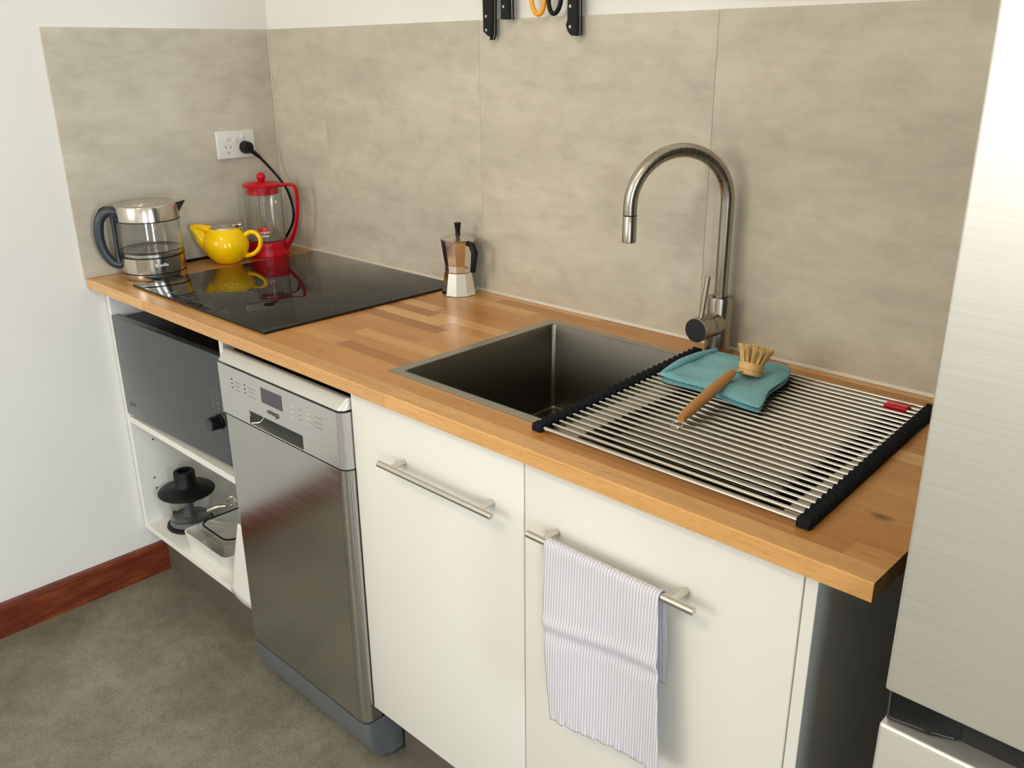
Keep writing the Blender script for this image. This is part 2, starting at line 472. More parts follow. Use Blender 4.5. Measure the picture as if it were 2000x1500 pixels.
window('window_1', b, MB().box(wx0+fw, wx1-fw, RY-0.03, RY-0.025, wz0+fw, wz1-fw))
for k, (y0, y1) in enumerate(ops):
    b = MB()
    b.box(RX-0.01, RX+0.05, y0, y0+0.04, dz0, dz1); b.box(RX-0.01, RX+0.05, y1-0.04, y1, dz0, dz1)
    b.box(RX-0.01, RX+0.05, y0+0.04, y1-0.04, dz0, dz0+0.04); b.box(RX-0.01, RX+0.05, y0+0.04, y1-0.04, dz1-0.04, dz1)
    window('window_%d' % (k+2), b, MB().box(RX+0.02, RX+0.025, y0+0.04, y1-0.04, dz0+0.04, dz1-0.04))
t = thing('added_ceiling_light', (1.7, -2.6, 2.94), 'added square ceiling light fitting, unseen behind the camera', 'lamp')  # unseen fitting added to go with the warm fill light
obj('frame', MB().box(1.43, 1.97, -2.87, -2.33, 2.94, 2.999, 0.004, 2), M['white'], t, True)
# timber skirting on the left wall
b = MB(); b.prism([(-0.006, 0.0), (0.014, 0.0), (0.014, 0.084), (0.009, 0.0912), (-0.006, 0.0912)], 'y', RY, -0.512)
struct('baseboard_left', b, M['jarrah'])

# ------------------------------------------------------------------ splashback
SZ0, SZ1 = 0.8935, 1.4955
lab = {0: 'narrow concrete look splashback panel beside the inside corner above the hob',
       1: 'wide concrete look splashback panel above the hob, behind the moka pot',
       2: 'wide concrete look splashback panel between the moka pot and the tap, under the hanging knives',
       3: 'concrete look splashback panel at the right end, behind the drying rack beside the fridge'}
xs = [0.0, 0.2466, 0.8465, 1.4469, 2.0869]
for i in range(4):
    o = obj('splashback_panel', MB().box(xs[i]+0.00025, xs[i+1]-0.00025, 0.0, 0.0058, SZ0, SZ1, 0.0005, 1), M['splash'], None, False)
    tag(o, lab[i], 'wall panel', 'splashback panels')
o = obj('splashback_panel', MB().box(-0.0058, 0.0, -0.6053, -0.0006, SZ0, SZ1, 0.0005, 1), M['splash'], None, False)
tag(o, 'grey concrete look splashback panel on the left wall around the power outlet', 'wall panel', 'splashback panels')
struct('trim_1', MB().prism([(0.0002, 0.8935), (-0.004, 0.8935), (-0.0015, 0.8975), (0.0002, 0.899)], 'x', 0.004, 2.05), M['trim'])
struct('trim_2', MB().prism([(0.0002, 0.0002), (0.003, -0.001), (0.001, -0.003)], 'z', 0.8995, SZ1), M['trim'])

# ------------------------------------------------------------------ worktop
WT, WU, WXR, WYF = 0.893, 0.8675, 2.056, -0.601
hx0, hx1, hy0, hy1 = 1.142, 1.928, -0.5228, -0.090
b = MB()
def frontprof(yb):
    c = 0.0016
    return [(yb, WU), (WYF+c, WU), (WYF, WU+c), (WYF, WT-c), (WYF+c, WT), (yb, WT)]
b.prism(frontprof(hy0), 'x', 0.0, WXR)
b.box(0.0, hx0, hy0, 0.0, WU, WT); b.box(hx1, WXR, hy0, 0.0, WU, WT); b.box(hx0, hx1, hy1, 0.0, WU, WT)
bmesh.ops.remove_doubles(b.bm, verts=b.bm.verts, dist=1e-5)
o = obj('worktop', b, M['wood'], None, False)
tag(o, 'oiled beech butcher block worktop running the whole length of the kitchenette', 'worktop')

# ------------------------------------------------------------------ open cabinet at the left
KB = 0.152
cab = thing('open_cabinet', (0.30, -0.56, KB), 'open white shelf cabinet without door under the hob holding the microwave', 'cabinet')
obj('side_panel', MB().box(0.0, 0.017, -0.56, -0.004, KB, WU-0.001, 0.0008, 1), M['carcass'], cab, False)
obj('side_panel', MB().box(0.583, 0.600, -0.56, -0.004, KB, WU-0.001, 0.0008, 1), M['carcass'], cab, False)
obj('bottom_panel', MB().box(0.0172, 0.5828, -0.56, -0.004, KB, KB+0.016, 0.0008, 1), M['carcass'], cab, False)
obj('back_panel', MB().box(0.0172, 0.5828, -0.016, -0.006, KB+0.0165, WU-0.001), M['carcass'], cab, False)
obj('shelf', MB().box(0.0175, 0.5825, -0.558, -0.018, 0.486, 0.503, 0.0008, 1), M['carcass'], cab, False)
for (hy, hz) in ((-0.505, 0.4177), (-0.518, 0.3026), (-0.517, 0.2697), (-0.07, 0.30), (-0.07, 0.36), (-0.07, 0.4177)):
    b = MB(); b.cyl((0.0171, hy, hz), (0.0178, hy, hz), 0.0028, seg=12); obj('shelf_pin_hole', b, M['slot'], cab, False)
# cream strip with a curled lower edge at the right of the cabinet, against the dishwasher
def wedge(i, j):
    t = j/14.0; z = 0.40 - t*0.217
    xl = 0.598 - 0.078*min(1, t*1.02); xr = 0.637
    u = i/10.0; x = xl+(xr-xl)*u
    zz = z - (0.008*math.sin(PI*0.5*min(1, u*1.15))**1.4)*t**6
    return (x, -0.5765-0.006*math.sin(u*PI)*t, zz)
b = MB(); b.grid(wedge, 11, 15)
o = obj('filler_strip', b, M['carcass'], cab, True); md = o.modifiers.new('thickness', 'SOLIDIFY'); md.thickness = 0.003; md.offset = 0
tag(o, 'cream strip with curled bottom edge')

kb1 = obj('kickboard', MB().box(0.0145, 0.640, -0.512, -0.498, 0.001, KB-0.001, 0.0006, 1), M['kick'], None, False)
tag(kb1, 'taupe metallic kickboard under the open cabinet beside the red timber skirting', 'kickboard', 'kickboards')
kb2 = obj('kickboard', MB().box(1.100, 1.970, -0.512, -0.498, 0.001, KB-0.001, 0.0006, 1), M['kick'], None, False)
tag(kb2, 'taupe metallic kickboard under the white doors at the right of the dishwasher', 'kickboard', 'kickboards')

# ------------------------------------------------------------------ sink cabinet with two doors
c2 = thing('sink_cabinet', (1.54, -0.56, KB), 'white base cabinet with two tall flat doors and bar handles under the sink', 'cabinet')
obj('side_panel', MB().box(1.093, 1.109, -0.560, -0.004, KB, WU-0.001), M['carcass'], c2, False)
obj('end_panel', MB().box(1.972, 1.988, -0.581, -0.004, 0.002, WU-0.001, 0.001, 2), M['cab'], c2, False)
obj('bottom_panel', MB().box(1.1092, 1.9718, -0.560, -0.020, KB, KB+0.016), M['carcass'], c2, False)
obj('back_panel', MB().box(1.1092, 1.9718, -0.016, -0.006, KB+0.0165, WU-0.001), M['carcass'], c2, False)
for (x0, x1, bx0, bx1, p0, p1, nm) in ((1.0932, 1.5212, 1.2090, 1.4850, 1.239, 1.4546, 'left'), (1.5238, 1.9695, 1.5600, 1.8480, 1.590, 1.8145, 'right')):
    d = obj('door', MB().box(x0, x1, -0.580, -0.5615, 0.160, 0.8645, 0.0018, 3), M['cab'], c2, True, ang=50)
    hb = MB(); zc = 0.7655
    hb.cyl((bx0, -0.6135, zc), (bx1, -0.6135, zc), 0.0060, seg=24, bev=0.0008)
    for p in (p0, p1): hb.cyl((p, -0.6125, zc), (p, -0.5798, zc), 0.0052, seg=20)
    obj('handle', hb, M['handle'], d, True)

# ------------------------------------------------------------------ induction hob
t = thing('cooktop', (0.469, -0.284, WT), 'black glass cooktop set in the worktop, mirroring the teapot and coffee press', 'cooktop')
b = MB(); b.box(0.166, 0.772, -0.555, -0.0135, WT+0.0002, WT+0.0055, 0.0018, 3)
g = obj('glass_plate', b, M['hob'], t, True, ang=60)
b = MB()
def line(x0, y0, x1, y1, wd=0.0006, z=WT+0.0056):
    d = Vector((x1-x0, y1-y0, 0)); n = Vector((-d.y, d.x, 0)).normalized()*wd
    b.faces([(x0+n.x, y0+n.y, z), (x1+n.x, y1+n.y, z), (x1-n.x, y1-n.y, z), (x0-n.x, y0-n.y, z)], [(0, 1, 2, 3)])
for k in range(5):
    line(0.30+k*0.062, -0.530, 0.345+k*0.062, -0.530, 0.0004)
for k in range(4):
    line(0.31+k*0.08, -0.515, 0.32+k*0.08, -0.515, 0.0005)
for (cx, cy) in ((0.30, -0.17), (0.30, -0.40), (0.62, -0.17), (0.62, -0.40)):
    line(cx-0.012, cy, cx+0.012, cy, 0.0003); line(cx, cy-0.012, cx, cy+0.012, 0.0003)
obj('printed_markings', b, M['print_dim'], t, False)

# ------------------------------------------------------------------ microwave
t = thing('microwave', (0.0200, -0.5630, 0.5035), 'dark grey glass fronted microwave with one round knob on the cabinet shelf', 'microwave', rotz=math.radians(2.1))
H0, H1 = 0.0125, 0.2890
obj('body', MB().box(0.012, 0.530, 0.021, 0.400, 0.0145, 0.2840, 0.003, 2), M['black'], t, True, local=True)
fr = obj('door', MB().box(0.0, 0.5440, 0.0, 0.0205, H0, H1, 0.0022, 3), M['mwglass'], t, True, local=True, ang=50)
for (fx, fy) in ((0.04, 0.05), (0.50, 0.05), (0.04, 0.36), (0.50, 0.36)): obj('foot', MB().cyl((fx, fy, 0.0), (fx, fy, 0.0150), 0.012, seg=16), M['rubber'], t, True, local=True)
kx0, kz0 = 0.4960, 0.1230
k = MB(); k.cyl((kx0, 0.0, kz0), (kx0, -0.007, kz0), 0.0185, seg=36, bev=0.001)
k.cyl((kx0, -0.007, kz0), (kx0, -0.030, kz0), 0.0165, 0.0158, seg=36, bev=0.0012)
kn = obj('knob', k, M['blackg'], fr, True, local=True)
k = MB(); k.cyl((kx0, -0.0300, kz0), (kx0, -0.0306, kz0), 0.0125, seg=32)
tag(obj('knob_cap', k, M['hubcap'], fr, True, local=True), 'smoky disc on the knob face')
b = MB()
ring = MB(); ring.lathe([(0.0055, 0), (0.0070, 0), (0.0070, 0.0002), (0.0055, 0.0002), (0.0055, 0)], seg=24)
b.add(ring, Matrix.Translation((0.030, -0.0002, 0.0475)) @ Matrix.Rotation(PI/2, 4, 'X'))
b.merge(place_text(text_mb('LG', 0.013), (0.049, -0.0003, 0.0475), (1, 0, 0), (0, 0, 1)).bm)
obj('maker_mark', b, M['print_grey'], fr, False, local=True)
b = MB()
for r in range(5):
    for c in range(3):
        z = 0.196-r*0.0140-c*0.0005; x = 0.466+c*0.021
        b.box(x, x+0.010+0.003*((r+c) % 2), -0.0003, 0.0001, z, z+0.0014); b.box(x+0.001, x+0.008, -0.0003, 0.0001, z-0.004, z-0.0032)
for c in range(4): b.box(0.478+c*0.011, 0.484+c*0.011, -0.0003, 0.0001, 0.093, 0.0943)
obj('touch_panel_print', b, M['print_grey'], fr, False, local=True)

# ------------------------------------------------------------------ dishwasher
t = thing('dishwasher', (0.866, -0.40, 0.0), 'slim freestanding stainless dishwasher between the microwave and the white doors', 'dishwasher')
DX0, DX1, DF = 0.643, 1.0905, -0.601
def outline(x0, x1, yf, yb, r, z, n=6):
    p = [(x0, yb, z)]
    for k in range(n+1):
        a = PI + (PI/2)*k/n; p.append((x0+r+r*math.cos(a), yf+r+r*math.sin(a), z))
    for k in range(n+1):
        a = 1.5*PI + (PI/2)*k/n; p.append((x1-r+r*math.cos(a), yf+r+r*math.sin(a), z))
    p.append((x1, yb, z)); return p
b = MB(); b.box(DX0+0.004, DX1-0.006, -0.555, -0.03, 0.1190, 0.822); b.box(DX0+0.01, DX1-0.006, -0.500, -0.03, 0.035, 0.1190); obj('body', b, M['black'], t, False)
b = MB(); b.loft([outline(DX0, DX1, DF, -0.5740, 0.016, 0.8235), outline(DX0, DX1, DF+0.0005, -0.5740, 0.016, 0.8255), outline(DX0+0.003, DX1-0.003, DF+0.0175, -0.5740, 0.0085, 0.8425), outline(DX0+0.0035, DX1-0.0035, DF+0.0190, -0.5740, 0.007, 0.8438)])
tag(obj('lid', b, M['dishlid'], t, True, ang=45), 'pale silver bevelled top lid')
obj('top_gap_shade', MB().box(DX0+0.006, DX1-0.006, -0.5735, -0.03, 0.8225, 0.8370), M['black'], t, False)  # black box standing in for shade in the gap behind the lid
# control panel with a pocket grip; door panel below it
PZ0, PZ1 = 0.7050, 0.8185
gx0, gx1, gz0, gz1 = 0.757, 0.955, 0.7075, 0.7375
b = MB()
def halfout(x0, x1, z, side):
    yb = -0.560; r = 0.020; n = 8
    if side > 0:
        p = [(x0, yb, z), (x0, DF, z)]
        for k in range(n+1):
            a = 1.5*PI+(PI/2)*k/n; p.append((x1-r+r*math.cos(a), DF+r+r*math.sin(a), z))
        p.append((x1, yb, z))
    else:
        p = [(x0, yb, z)]
        for k in range(n+1):
            a = PI+(PI/2)*k/n; p.append((x0+0.006+0.006*math.cos(a), DF+0.006+0.006*math.sin(a), z))
        p += [(x1, DF, z), (x1, yb, z)]
    return p
b.loft([halfout(gx1, DX1, PZ0, 1), halfout(gx1, DX1, PZ1, 1)]); b.loft([halfout(DX0, gx0, PZ0, -1), halfout(DX0, gx0, PZ1, -1)])
b.box(gx0, gx1, DF, -0.560, gz1, PZ1); b.box(gx0, gx1, DF, -0.560, PZ0, gz0)
cp = obj('control_panel', b, M['dishpanel'], t, True, ang=40)
b = MB()
b.faces([(gx0, -0.5605, gz0), (gx1, -0.5605, gz0), (gx1, -0.5605, gz1), (gx0, -0.5605, gz1)], [(0, 1, 2, 3)])
tag(obj('grip_recess', b, M['fridgeside'], cp, False), 'dark pocket grip')
b = MB(); b.box(gx0+0.0002, gx0+0.0016, DF-0.0004, -0.562, gz0, gz1)
b.tube([(gx0+0.006, DF+0.001, gz0+0.002), (gx0+0.022, DF+0.012, gz0+0.006), (gx0+0.034, DF+0.02, gz1-0.004)], 0.0010, 8, 6)
obj('grip_trim', b, M['chrome'], cp, True)
obj('display', MB().box(0.8155, 0.891, DF-0.0008, DF+0.001, 0.7705, 0.8030, 0.0003, 1), M['display'], cp, False)
b = MB(); b.merge(place_text(text_mb('omega', 0.0168, 0.0001, 0.0001), (0.8540, DF-0.0006, 0.7565), (1, 0, 0), (0, 0, 1)).bm)
obj('maker_name', b, M['print_black'], cp, False)
def lamp(x, z):
    q = MB(); q.box(x, x+0.0065, DF-0.0006, DF+0.001, z, z+0.0028, 0.0006, 1); obj('indicator', q, M['print_black'], cp, False)
for kz in range(3): lamp(0.6975, 0.7905-kz*0.0090); lamp(0.7485, 0.7900-kz*0.0088)
b = MB()
for kz in range(3):
    for (x, ln) in ((0.712, 0.020), (0.764, 0.026)):
        q = x
        while q < x+ln:
            wdt = random.uniform(0.0015, 0.003); b.box(q, q+wdt, DF-0.0003, DF+0.001, 0.7885-kz*0.009, 0.7897-kz*0.009); q += wdt+0.0008
for kz in range(3):
    for (x, ln) in ((0.948, 0.012), (1.002, 0.022)):
        q = x
        while q < x+ln:
            wdt = random.uniform(0.0015, 0.003); b.box(q, q+wdt, DF-0.0003, DF+0.001, 0.7905-kz*0.0105, 0.7918-kz*0.0105); q += wdt+0.0008
obj('printed_legend', b, M['print_grey'], cp, False)
for kz in range(3):
    for x in (0.921, 0.975):
        q = MB(); q.box(x, x+0.0150, DF-0.0016, DF+0.001, 0.7885-kz*0.0105, 0.7930-kz*0.0105, 0.0008, 2); obj('button', q, M['dishlid'], cp, True)
# door: flat stainless face with a rounded right column
b = MB(); b.loft([outline(DX0, DX1, DF, -0.560, 0.020, 0.1235, 10), outline(DX0, DX1, DF, -0.560, 0.020, 0.7025, 10)])
dr = obj('door', b, M['dish'], t, True, ang=60)
b = MB(); b.box(1.0660, 1.0666, DF-0.0003, DF+0.002, 0.124, 0.702)
obj('door_seam', b, M['slot'], dr, False)
# curved plinth
b = MB(); rr = []
for (z, yy, q) in ((0.118, DF, 0.0), (0.100, DF, 0.0), (0.075, DF+0.003, 0.001), (0.050, DF+0.010, 0.004), (0.028, DF+0.021, 0.010), (0.012, DF+0.033, 0.014)):
    rr.append(outline(DX0+q, DX1-0.002-q*0.4, yy, -0.545, 0.014, z))
b.loft(rr[::-1]); obj('plinth', b, M['dwkick'], t, True, ang=50)
b = MB(); b.box(1.040, 1.0862, -0.5449, -0.503, 0.008, 0.118, 0.001, 1); obj('plinth_end', b, M['dwkick'], t, False)
for fy0 in (-0.54, -0.10): obj('foot', MB().box(DX0+0.02, DX1-0.03, fy0, fy0+0.04, 0.0005, 0.034), M['black'], t, False)

# ------------------------------------------------------------------ sink
t = thing('sink', (1.535, -0.302, WT), 'stainless steel sink let into the worktop, its right half under the roll-up rack', 'sink')
b = MB(); Z0 = WT+0.0012
X = [1.134, 1.1565, 1.535, 1.576, 1.907, 1.935]; Yv = [-0.5235, -0.5045, -0.1015, -0.0800]; YF2 = -0.5212
# rim plate with two openings
for (x0, x1, y0, y1) in ((X[0], X[5], Yv[0], Yv[1]), (X[0], X[5], Yv[2], Yv[3]), (X[0], X[1], Yv[1], Yv[2]), (X[2], X[3], Yv[1], Yv[2]), (X[4], X[5], Yv[1], Yv[2])):
    if y0 == Yv[0] and y1 == Yv[1]:
        b.box(x0, X[3], y0, y1, WT+0.0001, Z0); b.box(X[3], X[4], y0, YF2, WT+0.0001, Z0); b.box(X[4], x1, y0, y1, WT+0.0001, Z0)
        continue
    b.box(x0, x1, y0, y1, WT+0.0001, Z0)
obj('rim', b, M['sink'], t, False)
def rrect(x0, x1, y0, y1, r, z, n=6):
    p = []
    for (cx, cy, a0) in ((x1-r, y1-r, 0), (x0+r, y1-r, PI/2), (x0+r, y0+r, PI), (x1-r, y0+r, 1.5*PI)):
        for k in range(n+1):
            a = a0+(PI/2)*k/n; p.append((cx+r*math.cos(a), cy+r*math.sin(a), z))
    return p
def bowl(x0, x1, y0, y1, depth, r):
    b = MB(); zt = Z0+0.0002; zb = Z0-depth
    rings = [rrect(x0-0.0006, x1+0.0006, y0-0.0006, y1+0.0006, r, zt), rrect(x0, x1, y0, y1, r, zt-0.001), rrect(x0, x1, y0, y1, r, zb+0.008)]
    for k in range(1, 5):
        a = PI/2*k/4; q = 0.008*(1-math.cos(a)); rings.append(rrect(x0+q, x1-q, y0+q, y1-q, max(r-q*0.5, 0.004), zb+0.008-0.008*math.sin(a)))
    rings.append(rrect((x0+x1)/2-0.05, (x0+x1)/2+0.05, (y0+y1)/2-0.05, (y0+y1)/2+0.05, 0.045, zb-0.002))
    b.loft(rings, cap=False)
    vs = list(b.bm.verts)[-28:]; b.bm.faces.new(vs)
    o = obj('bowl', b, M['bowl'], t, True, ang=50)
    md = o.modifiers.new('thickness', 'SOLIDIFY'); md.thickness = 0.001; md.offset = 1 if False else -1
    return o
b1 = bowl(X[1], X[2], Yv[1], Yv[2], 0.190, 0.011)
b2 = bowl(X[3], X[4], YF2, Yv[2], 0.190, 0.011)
for (bb, cx, zb) in ((b1, (X[1]+X[2])/2, Z0-0.190), (b2, (X[3]+X[4])/2, Z0-0.190)):
    q = MB(); q.lathe([(0, 0.0), (0.028, 0.0), (0.032, 0.0025), (0.043, 0.003), (0.044, 0.0), (0.044, -0.001), (0, -0.001)], cx, (Yv[1]+Yv[2])/2, 36, zb-0.0005)
    obj('drain', q, M['chrome'], bb, True)
    q = MB()
    for i in range(10):
        a = 2*PI*i/10; q.cyl((cx+0.018*math.cos(a), -0.3005+0.018*math.sin(a), zb), (cx+0.018*math.cos(a), -0.3005+0.018*math.sin(a), zb+0.0006), 0.003, seg=10)
    obj('drain_holes', q, M['slot'], bb, False)
TZ = WT-0.022
b = MB(); b.loft([rrect(1.5850, 1.8610, -0.4570, -0.1040, 0.012, TZ-0.0012), rrect(1.5850, 1.8610, -0.4570, -0.1040, 0.012, TZ), rrect(1.5870, 1.8590, -0.4550, -0.1060, 0.011, TZ+0.0030), rrect(1.5885, 1.8575, -0.4535, -0.1075, 0.010, TZ+0.0005)])
tr = tag(obj('drainer_tray', b, M['tray'], t, True), 'lit steel tray inside the right bowl')
for i in range(10):
    hy_ = -0.365+i*0.0215; b = MB(); b.cyl((1.7865, hy_, TZ+0.0005), (1.7865, hy_, TZ+0.0009), 0.0042, seg=14); obj('tray_hole', b, M['slot'], tr, False)
b = MB(); b.merge(place_text(text_mb('franke', 0.0150, 0.0001), (1.322, Yv[2]-0.0006, 0.8625), (1, 0, 0), (0, 0, 1)).bm)
obj('etched_mark', b, M['handle'], b1, False)

# ------------------------------------------------------------------ kitchen tap
t = thing('tap', (1.514, -0.040, WT), 'tall brushed nickel gooseneck tap with side lever standing behind the sink', 'tap')
cx, cy = 1.514, -0.040
b = MB(); b.lathe([(0, 0), (0.0255, 0), (0.0255, 0.003), (0.0235, 0.004), (0.0235, 0.108), (0.0230, 0.110), (0.0150, 0.110), (0.0150, 0.108), (0, 0.108)], cx, cy, 48, WT+0.0003)
obj('body', b, M['tap'], t, True)
th = math.radians(238); r = 0.092; zc = 1.177; P = [(cx, cy, 0.999), (cx, cy, 1.05), (cx, cy, 1.12)]
for k in range(25):
    a = PI*k/24; q = r-r*math.cos(a); P.append((cx+math.cos(th)*q, cy+math.sin(th)*q, zc+r*math.sin(a)))
ex, ey = P[-1][0], P[-1][1]; P.append((ex, ey, 1.163))
b = MB(); b.tube(P, 0.0122, 24, 0); obj('spout', b, M['tap'], t, True)
b = MB(); b.lathe([(0, 0), (0.0115, 0), (0.0124, 0.001), (0.0124, 0.0455), (0.0118, 0.0465), (0, 0.0465)], ex, ey, 32, 1.1145)
sp = obj('spray_head', b, M['tap'], t, True)
b = MB(); b.lathe([(0.0, 0), (0.0120, 0), (0.0120, 0.0016), (0, 0.0016)], ex, ey, 32, 1.1610); obj('joint_ring', b, M['black'], t, True)
kz = 0.9555
b = MB(); b.cyl((cx, cy-0.010, kz), (cx, cy-0.0405, kz), 0.0225, seg=44); b.cyl((cx, cy-0.0413, kz), (cx, cy-0.078, kz), 0.0225, seg=44, bev=0.0008)
kn = obj('lever_hub', b, M['tap'], t, True)
b = MB(); b.cyl((cx, cy-0.0404, kz), (cx, cy-0.0414, kz), 0.0222, seg=40); obj('hub_seam', b, M['black'], kn, True)
b = MB(); b.cyl((cx, cy-0.0775, kz), (cx, cy-0.0784, kz), 0.0210, seg=40); tag(obj('hub_cap', b, M['hubcap'], kn, True), 'dark end face of the hub')
b = MB(); b.cyl((cx, cy-0.062, kz+0.018), (cx+0.004, cy-0.054, kz+0.096), 0.0050, seg=20, bev=0.0008); obj('lever', b, M['tap'], kn, True)

# ------------------------------------------------------------------ roll-up drying rack
t = thing('drying_rack', (1.71, -0.305, WT), 'steel rod roll-up drying rack with black edges lying over the right of the sink', 'drying rack')
RZr = WT+0.0065
def rack_x(y): return 1.4915 - 0.052*(y+0.072)      # inner end of the left strip at depth y
def rack_xr(y): return 1.9205 - 0.052*(y+0.072) - (0.0)
rows = [-0.0715-0.0172*i for i in range(27)]; rows.append(-0.5385)
for i, y in enumerate(rows):
    b = MB(); rr_ = 0.0028 if i < 27 else 0.0033
    b.cyl((rack_x(y)+0.004, y, RZr), (rack_xr(y)-0.004, y, RZr), rr_, seg=12)
    obj('rod', b, M['rod'], t, True)
for side in (0, 1):
    b = MB(); fx = rack_x if side == 0 else rack_xr
    y0 = rows[0]+0.007; y1 = rows[-1]-0.008
    n = 28*6; pts = []
    rings = []
    for k in range(n+1):
        y = y0+(y1-y0)*k/n
        if y > rows[26]-0.009: ph = (rows[0]-y)/0.0172; top = 0.0108+0.0036*math.cos(2*PI*ph)
        else: top = 0.0125
        if k in (0, n): top = 0.0085
        xc = fx(y); hw = 0.0095 if 0 < k < n else 0.008
        rings.append([(xc-hw, y, WT+0.0016), (xc+hw, y, WT+0.0016), (xc+hw, y, WT+top-0.0015), (xc+hw-0.0015, y, WT+top), (xc-hw+0.0015, y, WT+top), (xc-hw, y, WT+top-0.0015)])
    b.loft(rings); obj('edge_strip', b, M['rubber'], t, True, ang=40)
b = MB(); b.box(1.8600, 1.8950, rows[2]-0.0045, rows[1]+0.0045, RZr-0.004, RZr+0.0042, 0.001, 2)
lb = obj('clip_label', b, M['red'], t, True); tag(lb, 'red plastic tag bridging two rods')
b = MB(); q = 1.863
while q < 1.891:
    wdt = random.uniform(0.0012, 0.003); b.box(q, q+wdt, -0.0985, -0.0965, RZr+0.0042, RZr+0.0044); q += wdt+0.0012
obj('tag_print', b, M['print_white'], lb, False)

# ------------------------------------------------------------------ folded cloth and dish brush on the rack
def cloth_mat(name, c1, c2, scale=900):
    mt = mat(name, c1, 0.95, spec=0.1); N = NT(mt); p = N.objc()
    n = N.noise(p, scale, 3, 0.7); c = N.ramp(n, [(0.34, c2), (0.52, c1)]); N.l(c, N.b.inputs['Base Color']); N.bump(n, 1.0, 0.003)
    N.b.inputs['Sheen Weight'].default_value = 0.4
    return mt
M['teal'] = cloth_mat('teal_terry', srgb(128, 200, 210), srgb(70, 152, 168), 480)
CA, CB, CC, CD = Vector((1.543, -0.268, 0)), Vector((1.538, -0.088, 0)), Vector((1.690, -0.078, 0)), Vector((1.737, -0.290, 0))
def slab(zb, zt, g0, g1, seedv, curl=0.0, n=28, m=28):
    # closed cushion-like layer over the quad; g0/g1 shrink at the right side
    b = MB()
    def P(u, v): return CA*(1-u)*(1-v)+CD*u*(1-v)+CB*(1-u)*v+CC*u*v
    ring = []
    K = 10
    def f(i, j):
        # i around cross-section (top then bottom), j along v
        v = j/(m-1)
        a = i/(2*n)
        if i < n: s = i/(n-1); top = True
        else: s = 1-(i-n)/(n-1); top = False
        u = g0+(g1-g0)*s
        eu = min(1, math.sqrt(max(0, 1-(abs(2*s-1))**7))); ev = math.sqrt(max(0, 1-(abs(2*v-1))**12))
        p = P(u, 0.02+0.96*v)
        hz = (zt-zb)*eu*ev*(0.85+0.45*s)
        wv = 0.0022*math.sin(9*u+5*v+seedv)+0.0016*math.sin(17*v-6*u+seedv*2)
        dx = 0.004*math.sin(v*9+seedv)*(1 if s > 0.5 else -1)*(abs(2*s-1)**3)
        dy = 0.004*math.sin(u*8+seedv*3)*(abs(2*v-1)**3)
        mid = (zb+zt)/2
        lift = curl*max(0, 1-u*3.2)**2*(0.4+0.6*math.sin(PI*v))+curl*0.6*max(0, 1-abs(v-0.55)*3)*max(0, 1-u*2.2)
        z = mid+(hz/2)*(1 if top else -1)+(wv*eu*ev if top else 0)
        if not top: lift *= 0.5
        return (p.x+dx, p.y+dy, z+lift)
    b.grid(f, 2*n, m, closed_u=True)
    # close ends
    L = [v for v in b.bm.verts]; b.bm.verts.ensure_lookup_table()
    b.bm.faces.new(b.bm.verts[:2*n][::-1]); b.bm.faces.new(b.bm.verts[-2*n:])
    return b
RT = WT+0.0114
t = thing('dish_cloth', (1.63, -0.18, RT), 'folded turquoise terry dish cloth lying on the drying rack behind the brush', 'cloth')
obj('lower_fold', slab(RT, RT+0.0085, 0.02, 1.0, 1.3), M['teal'], t, True, ang=80)
obj('upper_fold', slab(RT+0.0082, RT+0.0160, 0.0, 1.0, 1.3, 0.005), M['teal'], t, True, ang=80)
b = MB(); b.tube([(1.5460, -0.262, RT+0.016), (1.548, -0.215, RT+0.022), (1.549, -0.160, RT+0.022), (1.548, -0.100, RT+0.017)], [0.004, 0.0065, 0.006, 0.004], 12, 8)
obj('rolled_edge', b, M['teal'], t, True, ang=80)

t = thing('dish_brush', (1.66, -0.28, RT+0.02), 'wooden handled dish brush with pale bristles resting on the turquoise cloth', 'brush')
h0 = Vector((1.6755, -0.402, WT+0.0225)); h1 = Vector((1.6520, -0.218, WT+0.0415))
b = MB(); pts = [h0+(h1-h0)*k/8 for k in range(9)]
b.tube(pts, [0.0058, 0.0082, 0.0088, 0.0090, 0.0093, 0.0093, 0.0088, 0.0080, 0.0058], 20, 3)
hd = obj('handle', b, M['bamboo'], t, True)
b = MB()
rg = [(h0+Vector((0.001, -0.002, 0))+Vector((math.cos(a)*0.0085, -0.008+math.sin(a)*0.0085, -0.0065+0.002*math.sin(a)))) for a in [2*PI*k/20 for k in range(21)]]
b.tube(rg, 0.0008, 8, 0, cap=False); obj('hanging_ring', b, M['chrome'], hd, True)
hc = Vector((1.6640, -0.182, WT+0.0405)); ax = Vector((0.02, 0.30, 0.95)).normalized()
b = MB()
for sg in (-1, 1):
    b.tube([h1+Vector((0.002*sg, 0, 0)), h1+Vector((0.010*sg, 0.016, 0.0)), hc+Vector((0.0195*sg, 0.004, -0.0005)), hc+Vector((0.012*sg, 0.018, -0.002))], 0.0011, 8, 6)
obj('wire_bail', b, M['chrome'], t, True)
q = ax.to_track_quat('Z', 'Y').to_matrix().to_4x4(); q.translation = hc - ax*0.009
tmp = MB(); tmp.lathe([(0, 0), (0.0190, 0), (0.0205, 0.002), (0.0205, 0.0065), (0.0195, 0.0072), (0.0195, 0.0085), (0.0208, 0.0092), (0.0208, 0.0190), (0.0195, 0.0205), (0, 0.0205)], seg=40)
b = MB(); b.add(tmp, q); obj('head', b, M['brushwood'], t, True)
b = MB(); top = hc + ax*0.0110
sx = ax.orthogonal().normalized(); sy = ax.cross(sx)
random.seed(3)
